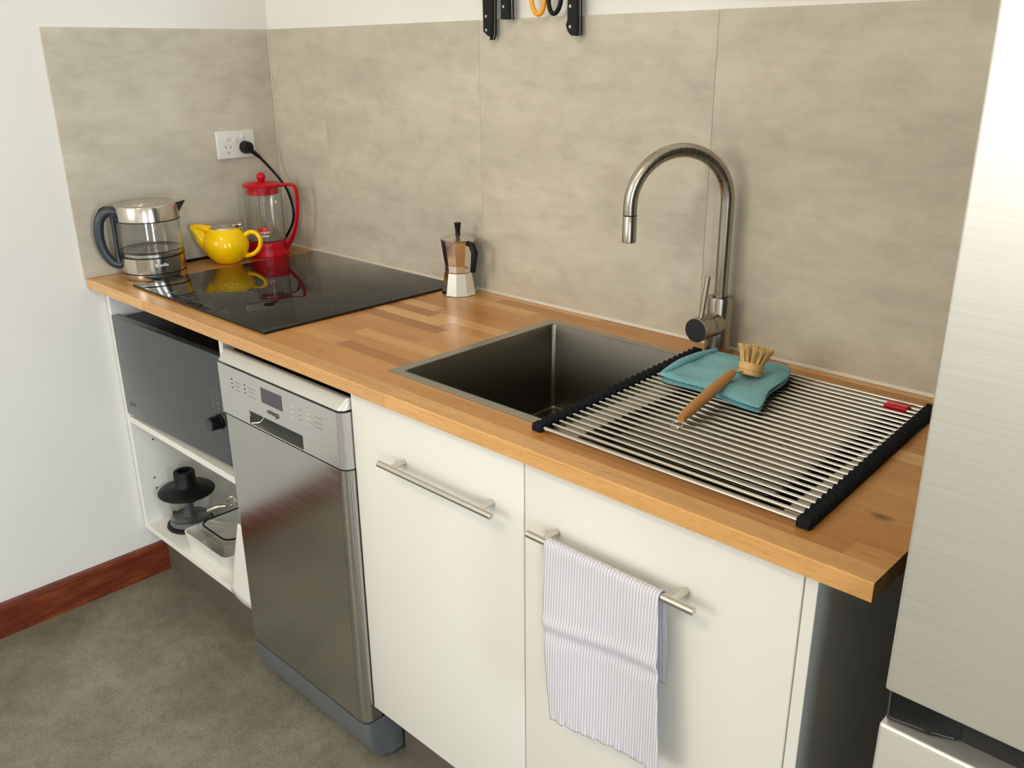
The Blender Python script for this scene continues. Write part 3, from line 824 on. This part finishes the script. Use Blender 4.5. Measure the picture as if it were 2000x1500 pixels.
for ringr, cnt in ((0.0165, 13), (0.0095, 8), (0.002, 2)):
    for k in range(cnt):
        a = 2*PI*k/cnt+ringr*30
        base = top+(sx*math.cos(a)+sy*math.sin(a))*ringr
        dirv = (ax+(sx*math.cos(a)+sy*math.sin(a))*(ringr*22)).normalized()
        for j in range(16):
            o1 = (sx*random.uniform(-1, 1)+sy*random.uniform(-1, 1))*0.0017
            o2 = (sx*random.uniform(-1, 1)+sy*random.uniform(-1, 1))*0.0045
            b.tube([base+o1-ax*0.002, base+o1+dirv*0.016+o2*0.4, base+dirv*random.uniform(0.026, 0.030)+o2], 0.00055, 5, 0)
b.tube([top, top+ax*0.030, top+ax*0.046+Vector((0.002, 0, 0))], 0.00045, 5, 0)
M['bristle'] = mat('natural_bristle', srgb(226, 192, 128), 0.7)
o = obj('bristles', b, M['bristle'], t, False); o['kind'] = 'stuff'
random.seed(11)

# ------------------------------------------------------------------ tea towel over the right-hand handle
def towel_material():
    mt = mat('striped_linen', rough=0.95, spec=0.08); N = NT(mt); x, y, z = N.sep(N.objc())
    s = N.math('SINE', N.math('MULTIPLY', x, 2*PI/0.0050))
    s2 = N.math('SINE', N.math('ADD', N.math('MULTIPLY', z, 2*PI/0.0022), N.math('MULTIPLY', N.math('FLOOR', N.math('MULTIPLY', x, 1/0.0025)), 2.1)))
    f = N.math('ADD', N.math('MULTIPLY', s, 0.38), N.math('MULTIPLY', s2, 0.16)); f = N.math('ADD', f, 0.5)
    c = N.ramp(f, [(0.10, srgb(186, 184, 196)), (0.6, srgb(200, 198, 207)), (0.95, srgb(232, 230, 234))])
    n = N.noise(N.objc(), 9, 4); c = N.mix(0.5, c, N.ramp(n, [(0.3, (0.93, 0.92, 0.95)), (0.7, (1.04, 1.03, 1.03))]), 'MULTIPLY')
    N.l(c, N.b.inputs['Base Color'])
    h = N.math('ADD', s, N.math('MULTIPLY', s2, 0.6)); N.bump(h, 0.35, 0.0004)
    return mt
M['towel'] = towel_material()
def towel(i, j):
    nu, nv = 60, 120
    u = i/(nu-1); s = j/(nv-1)
    zc = 0.7655; R_ = 0.0078
    front = 0.295-0.028*u; back = 0.150; arc = PI*R_; L = back+arc+front
    d = s*L
    x = 1.600+0.199*u
    if d < back:
        h = back-d; z = zc-h; y = -0.6135+R_+0.001
        y += 0.006*math.sin(6*u+h*14)*min(1, h*12)*0.6+0.010*min(1, h*5)*(1 if u > 0.9 else 0.3)
        x += 0.002*math.sin(h*20)
    elif d < back+arc:
        a = PI*(d-back)/arc; z = zc+R_*math.sin(a); y = -0.6135+R_*math.cos(a)
    else:
        h = d-back-arc; k = h/front; z = zc-h
        y = -0.6135-R_-0.003*min(1, h*10)-0.0035*math.sin(5.5*u+1.2)*min(1, h*6)
        y -= 0.0035*math.exp(-((h-0.125+0.030*u)/0.010)**2)-0.0025*math.exp(-((h-0.143+0.030*u)/0.010)**2)
        y -= 0.007*(u**6)*k
        x += 0.020*k*(1-u)+0.022*k*u-0.004*math.sin(k*PI)*(1-u)
        if k > 0.90:
            kk = (k-0.90)/0.10
            z += kk*(0.0012*math.sin(u*47)+0.0010*math.sin(u*133+1)+0.0008*math.sin(u*211)); y -= kk*0.0014*math.sin(u*75)*math.sin(u*13)
            z += 0.010*kk*(1-u)*0.2
        z -= 0.010*k*math.sin(u*PI)*0.3
    return (x, y, z)
b = MB(); b.grid(towel, 60, 120)
o = obj('tea_towel', b, M['towel'], None, True, ang=80)
md = o.modifiers.new('thickness', 'SOLIDIFY'); md.thickness = 0.0016; md.offset = 0
tag(o, 'pale lilac striped tea towel folded over the right bar handle of the sink cabinet', 'towel')

# ------------------------------------------------------------------ moka pot
mx, my = 0.8210, -0.0560
t = thing('moka_pot', (mx, my, WT), 'small faceted aluminium moka pot with black handle beside the cooktop', 'coffee pot')
rot8 = math.radians(18.5)
def octa(prof, z0=0): 
    q = MB(); q.lathe(prof, mx, my, 10, WT+z0, rot8); return q
b = octa([(0, 0.0003), (0.0415, 0.0003), (0.0425, 0.0015), (0.0335, 0.0530), (0.0345, 0.0545), (0, 0.0545)]); obj('boiler', b, M['chrome'], t, True, ang=12)
b = octa([(0, 0.0550), (0.0325, 0.0550), (0.0325, 0.0700), (0, 0.0700)]); obj('collar', b, M['chrome'], t, True, ang=12)
b = octa([(0, 0.0702), (0.0325, 0.0702), (0.0405, 0.1270), (0.0418, 0.1285), (0.0418, 0.1300), (0, 0.1300)])
ja = obj('jug', b, M['chrome'], t, True, ang=12)
b = MB(); b.prism([(mx-0.0395, WT+0.096), (mx-0.0505, WT+0.129), (mx-0.036, WT+0.129)], 'y', my-0.009, my+0.009); obj('spout', b, M['chrome'], ja, True, ang=12)
b = octa([(0.0420, 0.1302), (0.0425, 0.1315), (0.012, 0.1385), (0.008, 0.1395), (0, 0.1395)]); ld = obj('lid', b, M['alu'], t, True, ang=12)
b = MB(); b.lathe([(0, 0), (0.0062, 0), (0.0056, 0.006), (0.0066, 0.016), (0.0084, 0.027), (0.0078, 0.0285), (0, 0.0285)], mx, my, 12, WT+0.1396); obj('knob', b, M['black'], ld, True, ang=30)
b = MB(); hdv = Vector((1.0, -0.08, 0)).normalized(); c0 = Vector((mx, my, WT))
def hp(s, z): return c0+hdv*s+Vector((0, 0, z))
b.tube([hp(0.0385, 0.124), hp(0.050, 0.123), hp(0.0600, 0.106), hp(0.0560, 0.080), hp(0.0520, 0.060)], [0.0065, 0.0080, 0.0080, 0.0072, 0.0065], 8, 0, up=(0, 0, 1)); obj('handle', b, M['black'], t, True, ang=50)
b = MB(); b.cyl(hp(0.034, 0.066), hp(0.0375, 0.066), 0.003, seg=10); obj('safety_valve', b, M['rod'], t, True)

# ------------------------------------------------------------------ glass kettle
kx, ky = 0.0905, -0.4580
kt = thing('kettle', (kx, ky, WT), 'glass and brushed steel electric kettle with dark grey handle at the left wall', 'kettle')
def kl(prof, seg=64): q = MB(); q.lathe(prof, kx, ky, seg, WT); return q
obj('power_base', kl([(0, 0.0003), (0.0745, 0.0003), (0.0770, 0.0015), (0.0778, 0.004), (0.0778, 0.0150), (0, 0.0150)]), M['kettle'], kt, True)
obj('base_ring', kl([(0, 0.0152), (0.0785, 0.0152), (0.0785, 0.0178), (0, 0.0178)]), M['black'], kt, True)
bd = obj('steel_band', kl([(0, 0.0180), (0.0775, 0.0180), (0.0780, 0.0560), (0.0770, 0.0570), (0, 0.0570)]), M['kettle'], kt, True)
obj('heating_plate', kl([(0, 0.0575), (0.0735, 0.0575), (0.0735, 0.0660), (0.070, 0.0685), (0, 0.0685)]), M['steel'], kt, True)
obj('seal_ring', kl([(0.0740, 0.0572), (0.0788, 0.0572), (0.0788, 0.0592), (0.0740, 0.0592), (0.0740, 0.0572)]), M['black'], kt, True)
obj('glass_body', kl([(0.0780, 0.0593), (0.0788, 0.075), (0.0780, 0.11), (0.0755, 0.146), (0.0733, 0.146), (0.0755, 0.11), (0.0765, 0.075), (0.0758, 0.0593), (0.0780, 0.0593)]), M['glass2'], kt, True)
b = kl([(0.0757, 0.0700), (0.0762, 0.0700), (0.0762, 0.0722), (0.0757, 0.0722), (0.0757, 0.0700)]); obj('inner_seal', b, M['black'], kt, True)
obj('top_seal', kl([(0.0730, 0.1462), (0.0788, 0.1462), (0.0788, 0.1484), (0.0730, 0.1484), (0.0730, 0.1462)]), M['black'], kt, True)
ld = obj('lid', kl([(0, 0.1486), (0.0780, 0.1486), (0.0765, 0.1830), (0.0750, 0.1860), (0.0700, 0.1878), (0.058, 0.1880), (0.0575, 0.1872), (0.0565, 0.1872), (0.0560, 0.1885), (0.040, 0.1895), (0.0395, 0.1885), (0.0385, 0.1885), (0.0380, 0.1897), (0, 0.1900)]), M['kettle'], kt, True, ang=50)
hd2 = Vector((-0.45, -0.893, 0)).normalized(); c0 = Vector((kx, ky, WT)); side = Vector((-hd2.y, hd2.x, 0))
def kp(s, z, q=0): return c0+hd2*s+side*q+Vector((0, 0, z))
b = MB()
b.faces([kp(-0.070, 0.1865, -0.024), kp(-0.070, 0.1865, 0.024), kp(-0.0965, 0.1890, 0.0), kp(-0.073, 0.1535, 0.008), kp(-0.073, 0.1535, -0.008), kp(-0.060, 0.183, -0.018), kp(-0.060, 0.183, 0.018)], [(0, 1, 2), (1, 3, 2), (3, 4, 2), (4, 0, 2), (0, 5, 6, 1), (5, 4, 3, 6), (0, 4, 5), (1, 6, 3)])
obj('spout', b, M['kettle'], ld, False)
b = MB(); b.tube([kp(0.072, 0.166), kp(0.086, 0.171), kp(0.102, 0.165), kp(0.1145, 0.147), kp(0.1200, 0.112), kp(0.1170, 0.080), kp(0.1060, 0.052), kp(0.0920, 0.037), kp(0.078, 0.035)], [0.012, 0.0125, 0.0125, 0.0125, 0.0125, 0.012, 0.0115, 0.011, 0.011], 18, 6, up=hd2, flat=0.95)
hn = obj('handle', b, M['hglue'], kt, True)
b = MB(); b.tube([kp(0.082, 0.168), kp(0.0825, 0.12), kp(0.0835, 0.07), kp(0.0835, 0.036)], [0.0080, 0.0055, 0.0055, 0.007], 14, 6, up=hd2, flat=1.3)
obj('handle_spine', b, M['hglue'], kt, True)
b = MB(); b.tube([kp(0.094, 0.1800), kp(0.107, 0.1720), kp(0.116, 0.159)], [0.0045, 0.006, 0.0045], 12, 6, up=(0, 0, 1), flat=0.9); obj('lid_button', b, M['blackg'], hn, True)
angc = math.atan2(-0.99, 2.26)
b = MB(); b.merge(wrap_text(text_mb('Breville', 0.0110, 0.0001, 0.0002), kx, ky, 0.0784, angc+0.22, WT+0.040).bm); obj('maker_name', b, M['print_white'], bd, False)
b = MB()
for kk in range(5):
    z = WT+0.078+kk*0.0155
    b.merge(wrap_text(text_mb('-'*2 if kk % 2 else '---', 0.011, 0.0001), kx, ky, 0.0790-0.0006*kk, angc+0.12, z).bm)
b.merge(wrap_text(text_mb('MAX', 0.0060, 0.0001), kx, ky, 0.0772, angc+0.14, WT+0.1335).bm)
obj('level_marks', b, M['print_white'], kt, False)

# ------------------------------------------------------------------ yellow teapot
tx, ty = 0.0980, -0.2530
tp = thing('teapot', (tx, ty, WT), 'round yellow glazed teapot with steel lid between the kettle and the red coffee press', 'teapot')
b = MB(); b.lathe([(0, 0.0003), (0.028, 0.0003), (0.030, 0.0015), (0.0370, 0.0060), (0.0520, 0.022), (0.0600, 0.042), (0.0605, 0.055), (0.0560, 0.074), (0.0460, 0.090), (0.0420, 0.095), (0.0405, 0.0965), (0.0390, 0.0960), (0.0390, 0.088), (0, 0.088)], tx, ty, 64, WT)
bo = obj('body', b, M['yellow'], tp, True, ang=60)
rv = Vector((0.72, 0.69, 0)).normalized(); c0 = Vector((tx, ty, WT))
def tpp(s, z): return c0+rv*s+Vector((0, 0, z))
b = MB(); b.tube([tpp(-0.040, 0.042), tpp(-0.060, 0.064), tpp(-0.072, 0.082), tpp(-0.086, 0.0945), tpp(-0.0925, 0.0960)], [0.0260, 0.0205, 0.0150, 0.0095, 0.0066], 20, 6, up=(0, 0, 1), flat=0.85)
obj('spout', b, M['yellow'], tp, True)
b = MB(); b.tube([tpp(-0.0330, 0.089), tpp(-0.062, 0.0965), tpp(-0.087, 0.1005)], [0.0115, 0.0095, 0.0050], 14, 6, up=(0, 0, 1), flat=1.2); obj('spout_hood', b, M['yellow'], tp, True)
b = MB(); b.tube([tpp(0.050, 0.072), tpp(0.066, 0.083), tpp(0.084, 0.080), tpp(0.0940, 0.062), tpp(0.089, 0.040), tpp(0.072, 0.024), tpp(0.048, 0.018)], [0.0075, 0.0065, 0.0060, 0.0060, 0.0060, 0.0060, 0.0065], 16, 8, up=rv, flat=1.15)
obj('handle', b, M['yellow'], tp, True)
b = MB(); b.lathe([(0.0385, 0.0900), (0.0392, 0.0975), (0.0370, 0.1005), (0.022, 0.1035), (0.0215, 0.1028), (0.0205, 0.1028), (0.020, 0.1038), (0, 0.1045)], tx, ty, 48, WT)
ld = obj('lid', b, M['steel'], tp, True, ang=50)
b = MB(); b.tube([tpp(0.024, 0.1035), tpp(0.040, 0.1055), tpp(0.0500, 0.1060)], [0.0035, 0.0042, 0.0030], 10, 4, up=(0, 0, 1), flat=2.4); b.tube([tpp(0.0420, 0.100), tpp(0.0490, 0.092), tpp(0.0510, 0.078)], 0.0022, 8, 4, up=rv, flat=2.0); obj('lid_tab', b, M['steel'], ld, True)

# ------------------------------------------------------------------ red coffee press
px_, py_ = 0.0910, -0.1220
cp_ = thing('coffee_press', (px_, py_, WT), 'tall glass coffee press with red lid, handle and base in the corner', 'coffee press')
def pl(prof, seg=56): q = MB(); q.lathe(prof, px_, py_, seg, WT); return q
bs = obj('base', pl([(0, 0.0003), (0.0580, 0.0003), (0.0590, 0.003), (0.0560, 0.010), (0.0548, 0.030), (0.0550, 0.0430), (0.0540, 0.0440), (0.0525, 0.0440), (0.0525, 0.012), (0, 0.012)]), M['red'], cp_, True, ang=60)
obj('glass_beaker', pl([(0, 0.014), (0.0490, 0.014), (0.0515, 0.018), (0.0520, 0.180), (0.0555, 0.192), (0.0545, 0.193), (0.0505, 0.182), (0.0500, 0.020), (0.0470, 0.0165), (0, 0.0165)]), M['glass'], cp_, True, ang=60)
b = pl([(0, 0.0390), (0.0485, 0.0390), (0.0485, 0.0405), (0, 0.0405)]); b.merge(pl([(0, 0.0460), (0.0470, 0.0460), (0.0470, 0.0468), (0, 0.0468)]).bm)
obj('filter_disc', b, M['steel'], cp_, True)
obj('plunger_rod', MB().cyl((px_, py_, WT+0.047), (px_, py_, WT+0.175), 0.0023, seg=12), M['rod'], cp_, True)
ld = obj('lid', pl([(0, 0.1730), (0.0455, 0.1730), (0.0455, 0.1930), (0.0530, 0.1945), (0.0535, 0.1990), (0.048, 0.2020), (0.014, 0.2050), (0.010, 0.2080), (0, 0.2085)]), M['red'], cp_, True, ang=50)
b = MB(); b.lathe([(0, 0)]+[(0.0125*math.sin(PI*k/14), 0.0125-0.0125*math.cos(PI*k/14)) for k in range(1, 14)]+[(0, 0.025)], px_, py_, 32, WT+0.2060); obj('knob', b, M['red'], ld, True, ang=70)
rv2 = Vector((0.80, 0.60, 0)).normalized(); c0 = Vector((px_, py_, WT))
def cpp(s, z): return c0+rv2*s+Vector((0, 0, z))
b = MB(); b.tube([cpp(0.0500, 0.1960), cpp(0.078, 0.1985), cpp(0.0930, 0.194), cpp(0.0985, 0.178), cpp(0.0980, 0.140), cpp(0.0920, 0.098), cpp(0.078, 0.058), cpp(0.0620, 0.030), cpp(0.0575, 0.018)], [0.0048, 0.0045, 0.0050, 0.0052, 0.0050, 0.0050, 0.0055, 0.0055, 0.004], 12, 6, up=(0, 0, 1), flat=1.5)
obj('handle', b, M['red'], cp_, True)
va = math.atan2(-1.335, 2.26)
b = MB()
def patch(mb, r, a0, a1, z0, z1, n=12):
    mb.grid(lambda i, j: (px_+r*math.cos(a0+(a1-a0)*i/(n-1)), py_+r*math.sin(a0+(a1-a0)*i/(n-1)), (z0, z1)[j]), n, 2)
patch(b, 0.0524, va-0.40, va+0.16, WT+0.0690, WT+0.0860); lbp = obj('printed_label', b, M['redd'], cp_, True); 
b = MB(); b.merge(wrap_text(text_mb('original', 0.0088, 0.0001, 0.0002), px_, py_, 0.0527, va-0.10, WT+0.0730).bm)
b.merge(wrap_text(text_mb('the', 0.0050, 0.0001), px_, py_, 0.0527, va-0.10, WT+0.0815).bm)
obj('label_lettering', b, M['print_white'], lbp, False)
b = MB()
for kk in range(7): patch(b, 0.0524, va+0.62, va+0.70+0.05*(kk % 2), WT+0.085+kk*0.009, WT+0.0858+kk*0.009, 4)
patch(b, 0.0524, va+0.60, va+0.74, WT+0.150, WT+0.158, 4)
patch(b, 0.0524, va-0.36, va+0.12, WT+0.0600, WT+0.0640, 10)
obj('scale_print', b, M['print_white'], cp_, True)

# ------------------------------------------------------------------ outlet, plug and cord
t = thing('power_outlet', (0.0, -0.139, 1.196), 'white double power outlet on the grey panel of the left wall', 'power outlet')
b = MB(); b.box(0.0003, 0.0100, -0.1975, -0.0815, 1.1585, 1.2330, 0.002, 3); fp = obj('faceplate', b, M['white'], t, True, ang=50)
for (yy, zz) in ((-0.1675, 1.2130), (-0.1420, 1.2085), (-0.1180, 1.2160)):
    obj('switch', MB().box(0.0100, 0.0128, yy-0.0065, yy+0.0065, zz-0.0065, zz+0.0065, 0.0016, 2), M['white'], t, True)
b = MB()
for (yy, zz, an) in ((-0.1730, 1.1900, 0.5), (-0.1590, 1.1900, -0.5), (-0.1660, 1.1740, 0.0)):
    s_ = MB(); s_.box(0.0, 0.0004, -0.0009, 0.0009, -0.0038, 0.0038)
    b.add(s_, Matrix.Translation((0.0100, yy, zz)) @ Matrix.Rotation(an, 4, 'X'))
obj('socket_slots', b, M['slot'], fp, False)
t = kt
b = MB(); b.cyl((0.0104, -0.1150, 1.1865), (0.0330, -0.1150, 1.1865), 0.0180, 0.0155, seg=36, bev=0.002); plug_mb = b
b = MB(); b.tube([(0.022, -0.105, 1.1790), (0.0220, -0.0930, 1.1690), (0.023, -0.0760, 1.1540)], [0.0065, 0.0058, 0.0040], 12, 4); relief_mb = b
b = MB(); b.tube([(0.0225, -0.0790, 1.1570), (0.0250, -0.0600, 1.1350), (0.0320, -0.0420, 1.1100), (0.0640, -0.034, 1.0780), (0.0850, -0.032, 1.0480), (0.0960, -0.031, 1.0050), (0.0850, -0.030, 0.9720), (0.0560, -0.030, 0.9380), (0.0300, -0.033, 0.9120), (0.0160, -0.050, 0.8975), (0.0120, -0.10, 0.8972), (0.0110, -0.20, 0.8972), (0.0110, -0.30, 0.8972), (0.0160, -0.36, 0.8972), (0.0350, -0.3860, 0.8990)], 0.0036, 10, 8); cd = obj('power_cord', b, M['cord'], t, True)
obj('plug', plug_mb, M['black'], cd, True); obj('strain_relief', relief_mb, M['black'], cd, True)

# ------------------------------------------------------------------ things on the cabinet floor
fz = KB+0.0165
fx_, fy_ = 0.1050, -0.4700
t = thing('food_processor', (fx_, fy_, fz), 'small food processor bowl with black lid and black base in the open cabinet', 'food processor')
def fl(prof, seg=48): q = MB(); q.lathe(prof, fx_, fy_, seg, fz); return q
obj('base', fl([(0, 0.0003), (0.0640, 0.0003), (0.0660, 0.003), (0.0640, 0.009), (0.056, 0.011), (0, 0.011)]), M['black'], t, True, ang=50)
tag(obj('base_collar', fl([(0, 0.0112), (0.0560, 0.0112), (0.0545, 0.026), (0, 0.026)]), M['dwkick'], t, True), 'grey collar of the base')
obj('bowl', fl([(0, 0.0262), (0.0540, 0.0262), (0.0570, 0.034), (0.0700, 0.0985), (0.0712, 0.1020), (0.0690, 0.1020), (0.0680, 0.0985), (0.0550, 0.036), (0.052, 0.0285), (0, 0.0285)]), M['glass'], t, True, ang=50)
b = fl([(0, 0.0290), (0.018, 0.0290), (0.014, 0.045), (0.008, 0.095), (0, 0.095)], 20)
for sg in (0.4, 0.4+PI):
    for (zz, ph) in ((0.036, 0), (0.058, 1.2)):
        a0 = sg+ph; b.faces([(fx_+0.008*math.cos(a0), fy_+0.008*math.sin(a0), fz+zz), (fx_+0.050*math.cos(a0+0.25), fy_+0.050*math.sin(a0+0.25), fz+zz+0.004), (fx_+0.046*math.cos(a0+0.65), fy_+0.046*math.sin(a0+0.65), fz+zz+0.003), (fx_+0.012*math.cos(a0+0.9), fy_+0.012*math.sin(a0+0.9), fz+zz)], [(0, 1, 2, 3)])
obj('blade', b, M['hglue'], t, True)
obj('lid', fl([(0, 0.0990), (0.0670, 0.0990), (0.0670, 0.1025), (0.0765, 0.1040), (0.0775, 0.1080), (0.0740, 0.1120), (0.050, 0.1180), (0.034, 0.1240), (0.0300, 0.1290), (0.0290, 0.1650), (0.0275, 0.1680), (0.0180, 0.1685), (0.0175, 0.160), (0, 0.160)]), M['black'], t, True, ang=50)

def tray(x0, x1, y0, y1, z0, z1, r, wall, flare):
    b = MB()
    rings = [rrect(x0+flare, x1-flare, y0+flare, y1-flare, r, z0), rrect(x0, x1, y0, y1, r, z1), rrect(x0+wall, x1-wall, y0+wall, y1-wall, r, z1+0.0006), rrect(x0+flare+wall, x1-flare-wall, y0+flare+wall, y1-flare-wall, r, z0+wall)]
    b.loft(rings); return b
o = obj('baking_dish', tray(0.2130, 0.4400, -0.5480, -0.2600, fz+0.0004, fz+0.0520, 0.022, 0.004, 0.008), M['ceramic'], None, True, ang=50)
tag(o, 'white rectangular dish on the cabinet floor under the glass box', 'dish')
t = thing('glass_container', (0.36, -0.43, fz+0.006), 'clear glass food container with black sealing ring sitting in the white dish', 'container')
obj('box', tray(0.2700, 0.4280, -0.5300, -0.3400, fz+0.0052, fz+0.0800, 0.030, 0.004, 0.010), M['glass'], t, True, ang=50)
b = MB(); b.loft([rrect(0.2620, 0.4360, -0.5380, -0.3320, 0.034, fz+0.0812), rrect(0.2620, 0.4360, -0.5380, -0.3320, 0.034, fz+0.0862), rrect(0.276, 0.422, -0.524, -0.346, 0.028, fz+0.0900)])
ld = obj('lid', b, M['glass'], t, True, ang=50)
def rpath(x0, x1, y0, y1, r, z): p = rrect(x0, x1, y0, y1, r, z); return p+[p[0]]
obj('seal', MB().tube(rpath(0.2760, 0.4220, -0.5240, -0.3460, 0.028, fz+0.0885), 0.0024, 8, 0, cap=False), M['rubber'], t, True)
t = thing('wire_whisk', (0.36, -0.33, fz+0.095), 'tangle of steel wire loops lying on the glass container lid beside the dishwasher', 'whisk')
b = MB()
for k in range(5):
    a = (k-2)*0.32; dv = Vector((math.cos(0.75)*1, math.sin(0.75), 0)); sv = Vector((-dv.y, dv.x, 0))
    s0 = Vector((0.268, -0.462, fz+0.098)); P = []
    for j in range(17):
        q = j/16; ang = PI*q
        P.append(s0+dv*(0.075*(1-math.cos(ang))*0.5*2*0.5+0.02)+sv*(0.026*math.sin(2*PI*q)*math.cos(a))+Vector((0, 0, 0.016+0.020*math.sin(2*PI*q)*math.sin(a)+0.006*math.sin(ang))))
    b.tube(P, 0.0015, 6, 0)
obj('wire_loops', b, M['chrome'], t, True)
b = MB(); b.tube([(0.248, -0.482, fz+0.098), (0.268, -0.464, fz+0.110), (0.285, -0.447, fz+0.113)], [0.006, 0.007, 0.005], 12, 4); obj('ferrule', b, M['steel'], t, True)

# ------------------------------------------------------------------ fridge
t = thing('fridge', (2.46, -0.36, 0.0), 'tall stainless steel fridge freezer at the right edge beside the worktop', 'fridge')
obj('body', MB().box(2.1200, 2.8200, -0.640, -0.020, 0.030, 1.880, 0.004, 2), M['fridgeside'], t, True)
b = MB(); b.box(2.1145, 2.8220, -0.700, -0.6450, 0.8465, 1.880, 0.0035, 3); obj('upper_door', b, M['fridge'], t, True, ang=60)
b = MB(); b.box(2.1145, 2.8220, -0.700, -0.6450, 0.060, 0.8070, 0.0035, 3); obj('lower_drawer', b, M['fridge'], t, True, ang=60)
b = MB(); b.box(2.1180, 2.8180, -0.672, -0.6410, 0.8075, 0.8460); rc = obj('grip_channel', b, M['black'], t, False)
b = MB(); b.tube([(2.1200, -0.690, 0.8105), (2.1500, -0.686, 0.8115), (2.1700, -0.680, 0.8110), (2.1800, -0.6725, 0.8085)], 0.0010, 8, 5); b.tube([(2.1185, -0.6925, 0.8450), (2.1185, -0.6905, 0.8110)], 0.0010, 8, 0); obj('channel_lip', b, M['fridgeside'], rc, True)
b = MB(); b.prism([(2.1180, -0.6905), (2.1560, -0.6860), (2.1780, -0.6760), (2.182, -0.6721), (2.1180, -0.6721)], 'z', 0.8085, 0.8455); obj('channel_end', b, M['black'], rc, False)
b = MB(); b.box(2.13, 2.81, -0.62, -0.05, 0.0005, 0.029); obj('feet', b, M['black'], t, False)

# ------------------------------------------------------------------ knives and scissors hanging above the splashback
o = obj('knife_rack', MB().box(0.800, 1.240, -0.0080, 0.0055, 1.660, 1.705, 0.001, 2), M['black'], None, True)
tag(o, 'black magnetic knife strip fixed to the wall above the splashback', 'knife rack')
def knife(x0, x1, zb, rivets, shape, label, top=1.60):
    t = thing('kitchen_knife', ((x0+x1)/2, -0.0185, zb), label, 'knife', 'knives hanging on the wall strip')
    w_ = x1-x0
    if shape == 'bolster': poly = [(x0+0.002, top), (x0, 1.53), (x0+0.001, zb+0.020), (x0+0.010, zb+0.008), (x1-0.008, zb+0.001), (x1-0.002, zb+0.012), (x1, 1.53), (x1-0.003, top)]
    elif shape == 'hook': poly = [(x0+0.003, top), (x0+0.003, zb+0.030), (x0-0.001, zb+0.020), (x0+0.004, zb+0.009), (x0+0.014, zb+0.001), (x1-0.002, zb), (x1, zb+0.004), (x1-0.001, 1.54), (x1-0.002, top)]
    else: poly = [(x0+0.002, top), (x0+0.001, 1.54), (x0, zb+0.002), (x0+0.002, zb), (x1-0.002, zb), (x1, zb+0.002), (x1-0.001, 1.54), (x1-0.003, top)]
    cxm = (x0+x1)/2
    def scaled(k): return [(cxm+(u-cxm)*k, v) for u, v in poly]
    b = MB(); b.loft([[(u, -0.0100, v) for u, v in poly], [(u, -0.0155, v) for u, v in poly], ]); back = b
    f = MB(); f.loft([[(u, -0.0175, v) for u, v in poly], [(u, -0.0235, v) for u, v in poly], [(u, -0.0260, v) for u, v in scaled(0.86)]])
    obj('handle_scale', f, M['black'], t, False); obj('handle_scale', back, M['black'], t, False)
    tg = MB(); tg.loft([[(u, -0.0157, v) for u, v in poly], [(u, -0.0173, v) for u, v in poly]]); obj('tang', tg, M['rod'], t, False)
    for z in rivets:
        q = MB(); q.cyl(((x0+x1)/2-0.003, -0.0259, z), ((x0+x1)/2-0.003, -0.0264, z), 0.0030, seg=16); obj('rivet', q, M['rod'], t, True)
    bl = MB(); bl.prism([(x0+0.004, top-0.002), (x1-0.002, top-0.002), (x1-0.004, top+0.12), (x1-0.010, top+0.17), (x0+0.003, top+0.14)], 'y', -0.0160, -0.0142); obj('blade', bl, M['rod'], t, False)
    return t, poly
t, _ = knife(0.8850, 0.9140, 1.4530, (1.5010, 1.4740), 'bolster', 'black handled knife with steel end cap and two rivets, leftmost of the hanging knives')
b = MB(); b.prism([(0.8862, 1.4730), (0.8860, 1.4680), (0.8945, 1.4580), (0.9060, 1.4538), (0.9085, 1.4600), (0.9020, 1.4625)], 'y', -0.0268, -0.0256); obj('end_cap', b, M['rod'], t, False)
knife(0.9385, 0.9640, 1.4935, (1.5180,), 'flat', 'black handled knife with blunt square end, between the capped knife and the scissors')
knife(1.1180, 1.1475, 1.4580, (1.5120, 1.4750), 'hook', 'black handled knife with hooked end, right of the scissors')
t = thing('scissors', (1.060, -0.020, 1.497), 'scissors hanging by the blades, one orange loop and one black loop', 'scissors')
def loop(cx, cz, rx, rz, tilt, mt, nm):
    P = []
    for k in range(33):
        a = 2*PI*k/32; u = rx*math.cos(a); v = rz*math.sin(a)
        P.append((cx+u*math.cos(tilt)-v*math.sin(tilt), -0.0200, cz+u*math.sin(tilt)+v*math.cos(tilt)))
    b = MB(); b.tube(P, 0.0046, 12, 0, cap=False, up=(0, 1, 0)); obj(nm, b, mt, t, True)
loop(1.0395, 1.5310, 0.0175, 0.0310, 0.10, M['orange'], 'orange_loop'); loop(1.0850, 1.5310, 0.0165, 0.0310, -0.12, M['black'], 'black_loop')
b = MB(); b.tube([(1.046, -0.020, 1.560), (1.058, -0.020, 1.590)], [0.005, 0.006], 10, 0); b.tube([(1.080, -0.020, 1.560), (1.064, -0.020, 1.590)], [0.005, 0.006], 10, 0); obj('shanks', b, M['black'], t, True)
b = MB(); b.prism([(1.056, 1.588), (1.066, 1.588), (1.068, 1.69), (1.061, 1.705)], 'y', -0.0110, -0.0090); b.prism([(1.056, 1.588), (1.066, 1.588), (1.061, 1.705), (1.054, 1.69)], 'y', -0.0135, -0.0115); obj('blades', b, M['rod'], t, False)
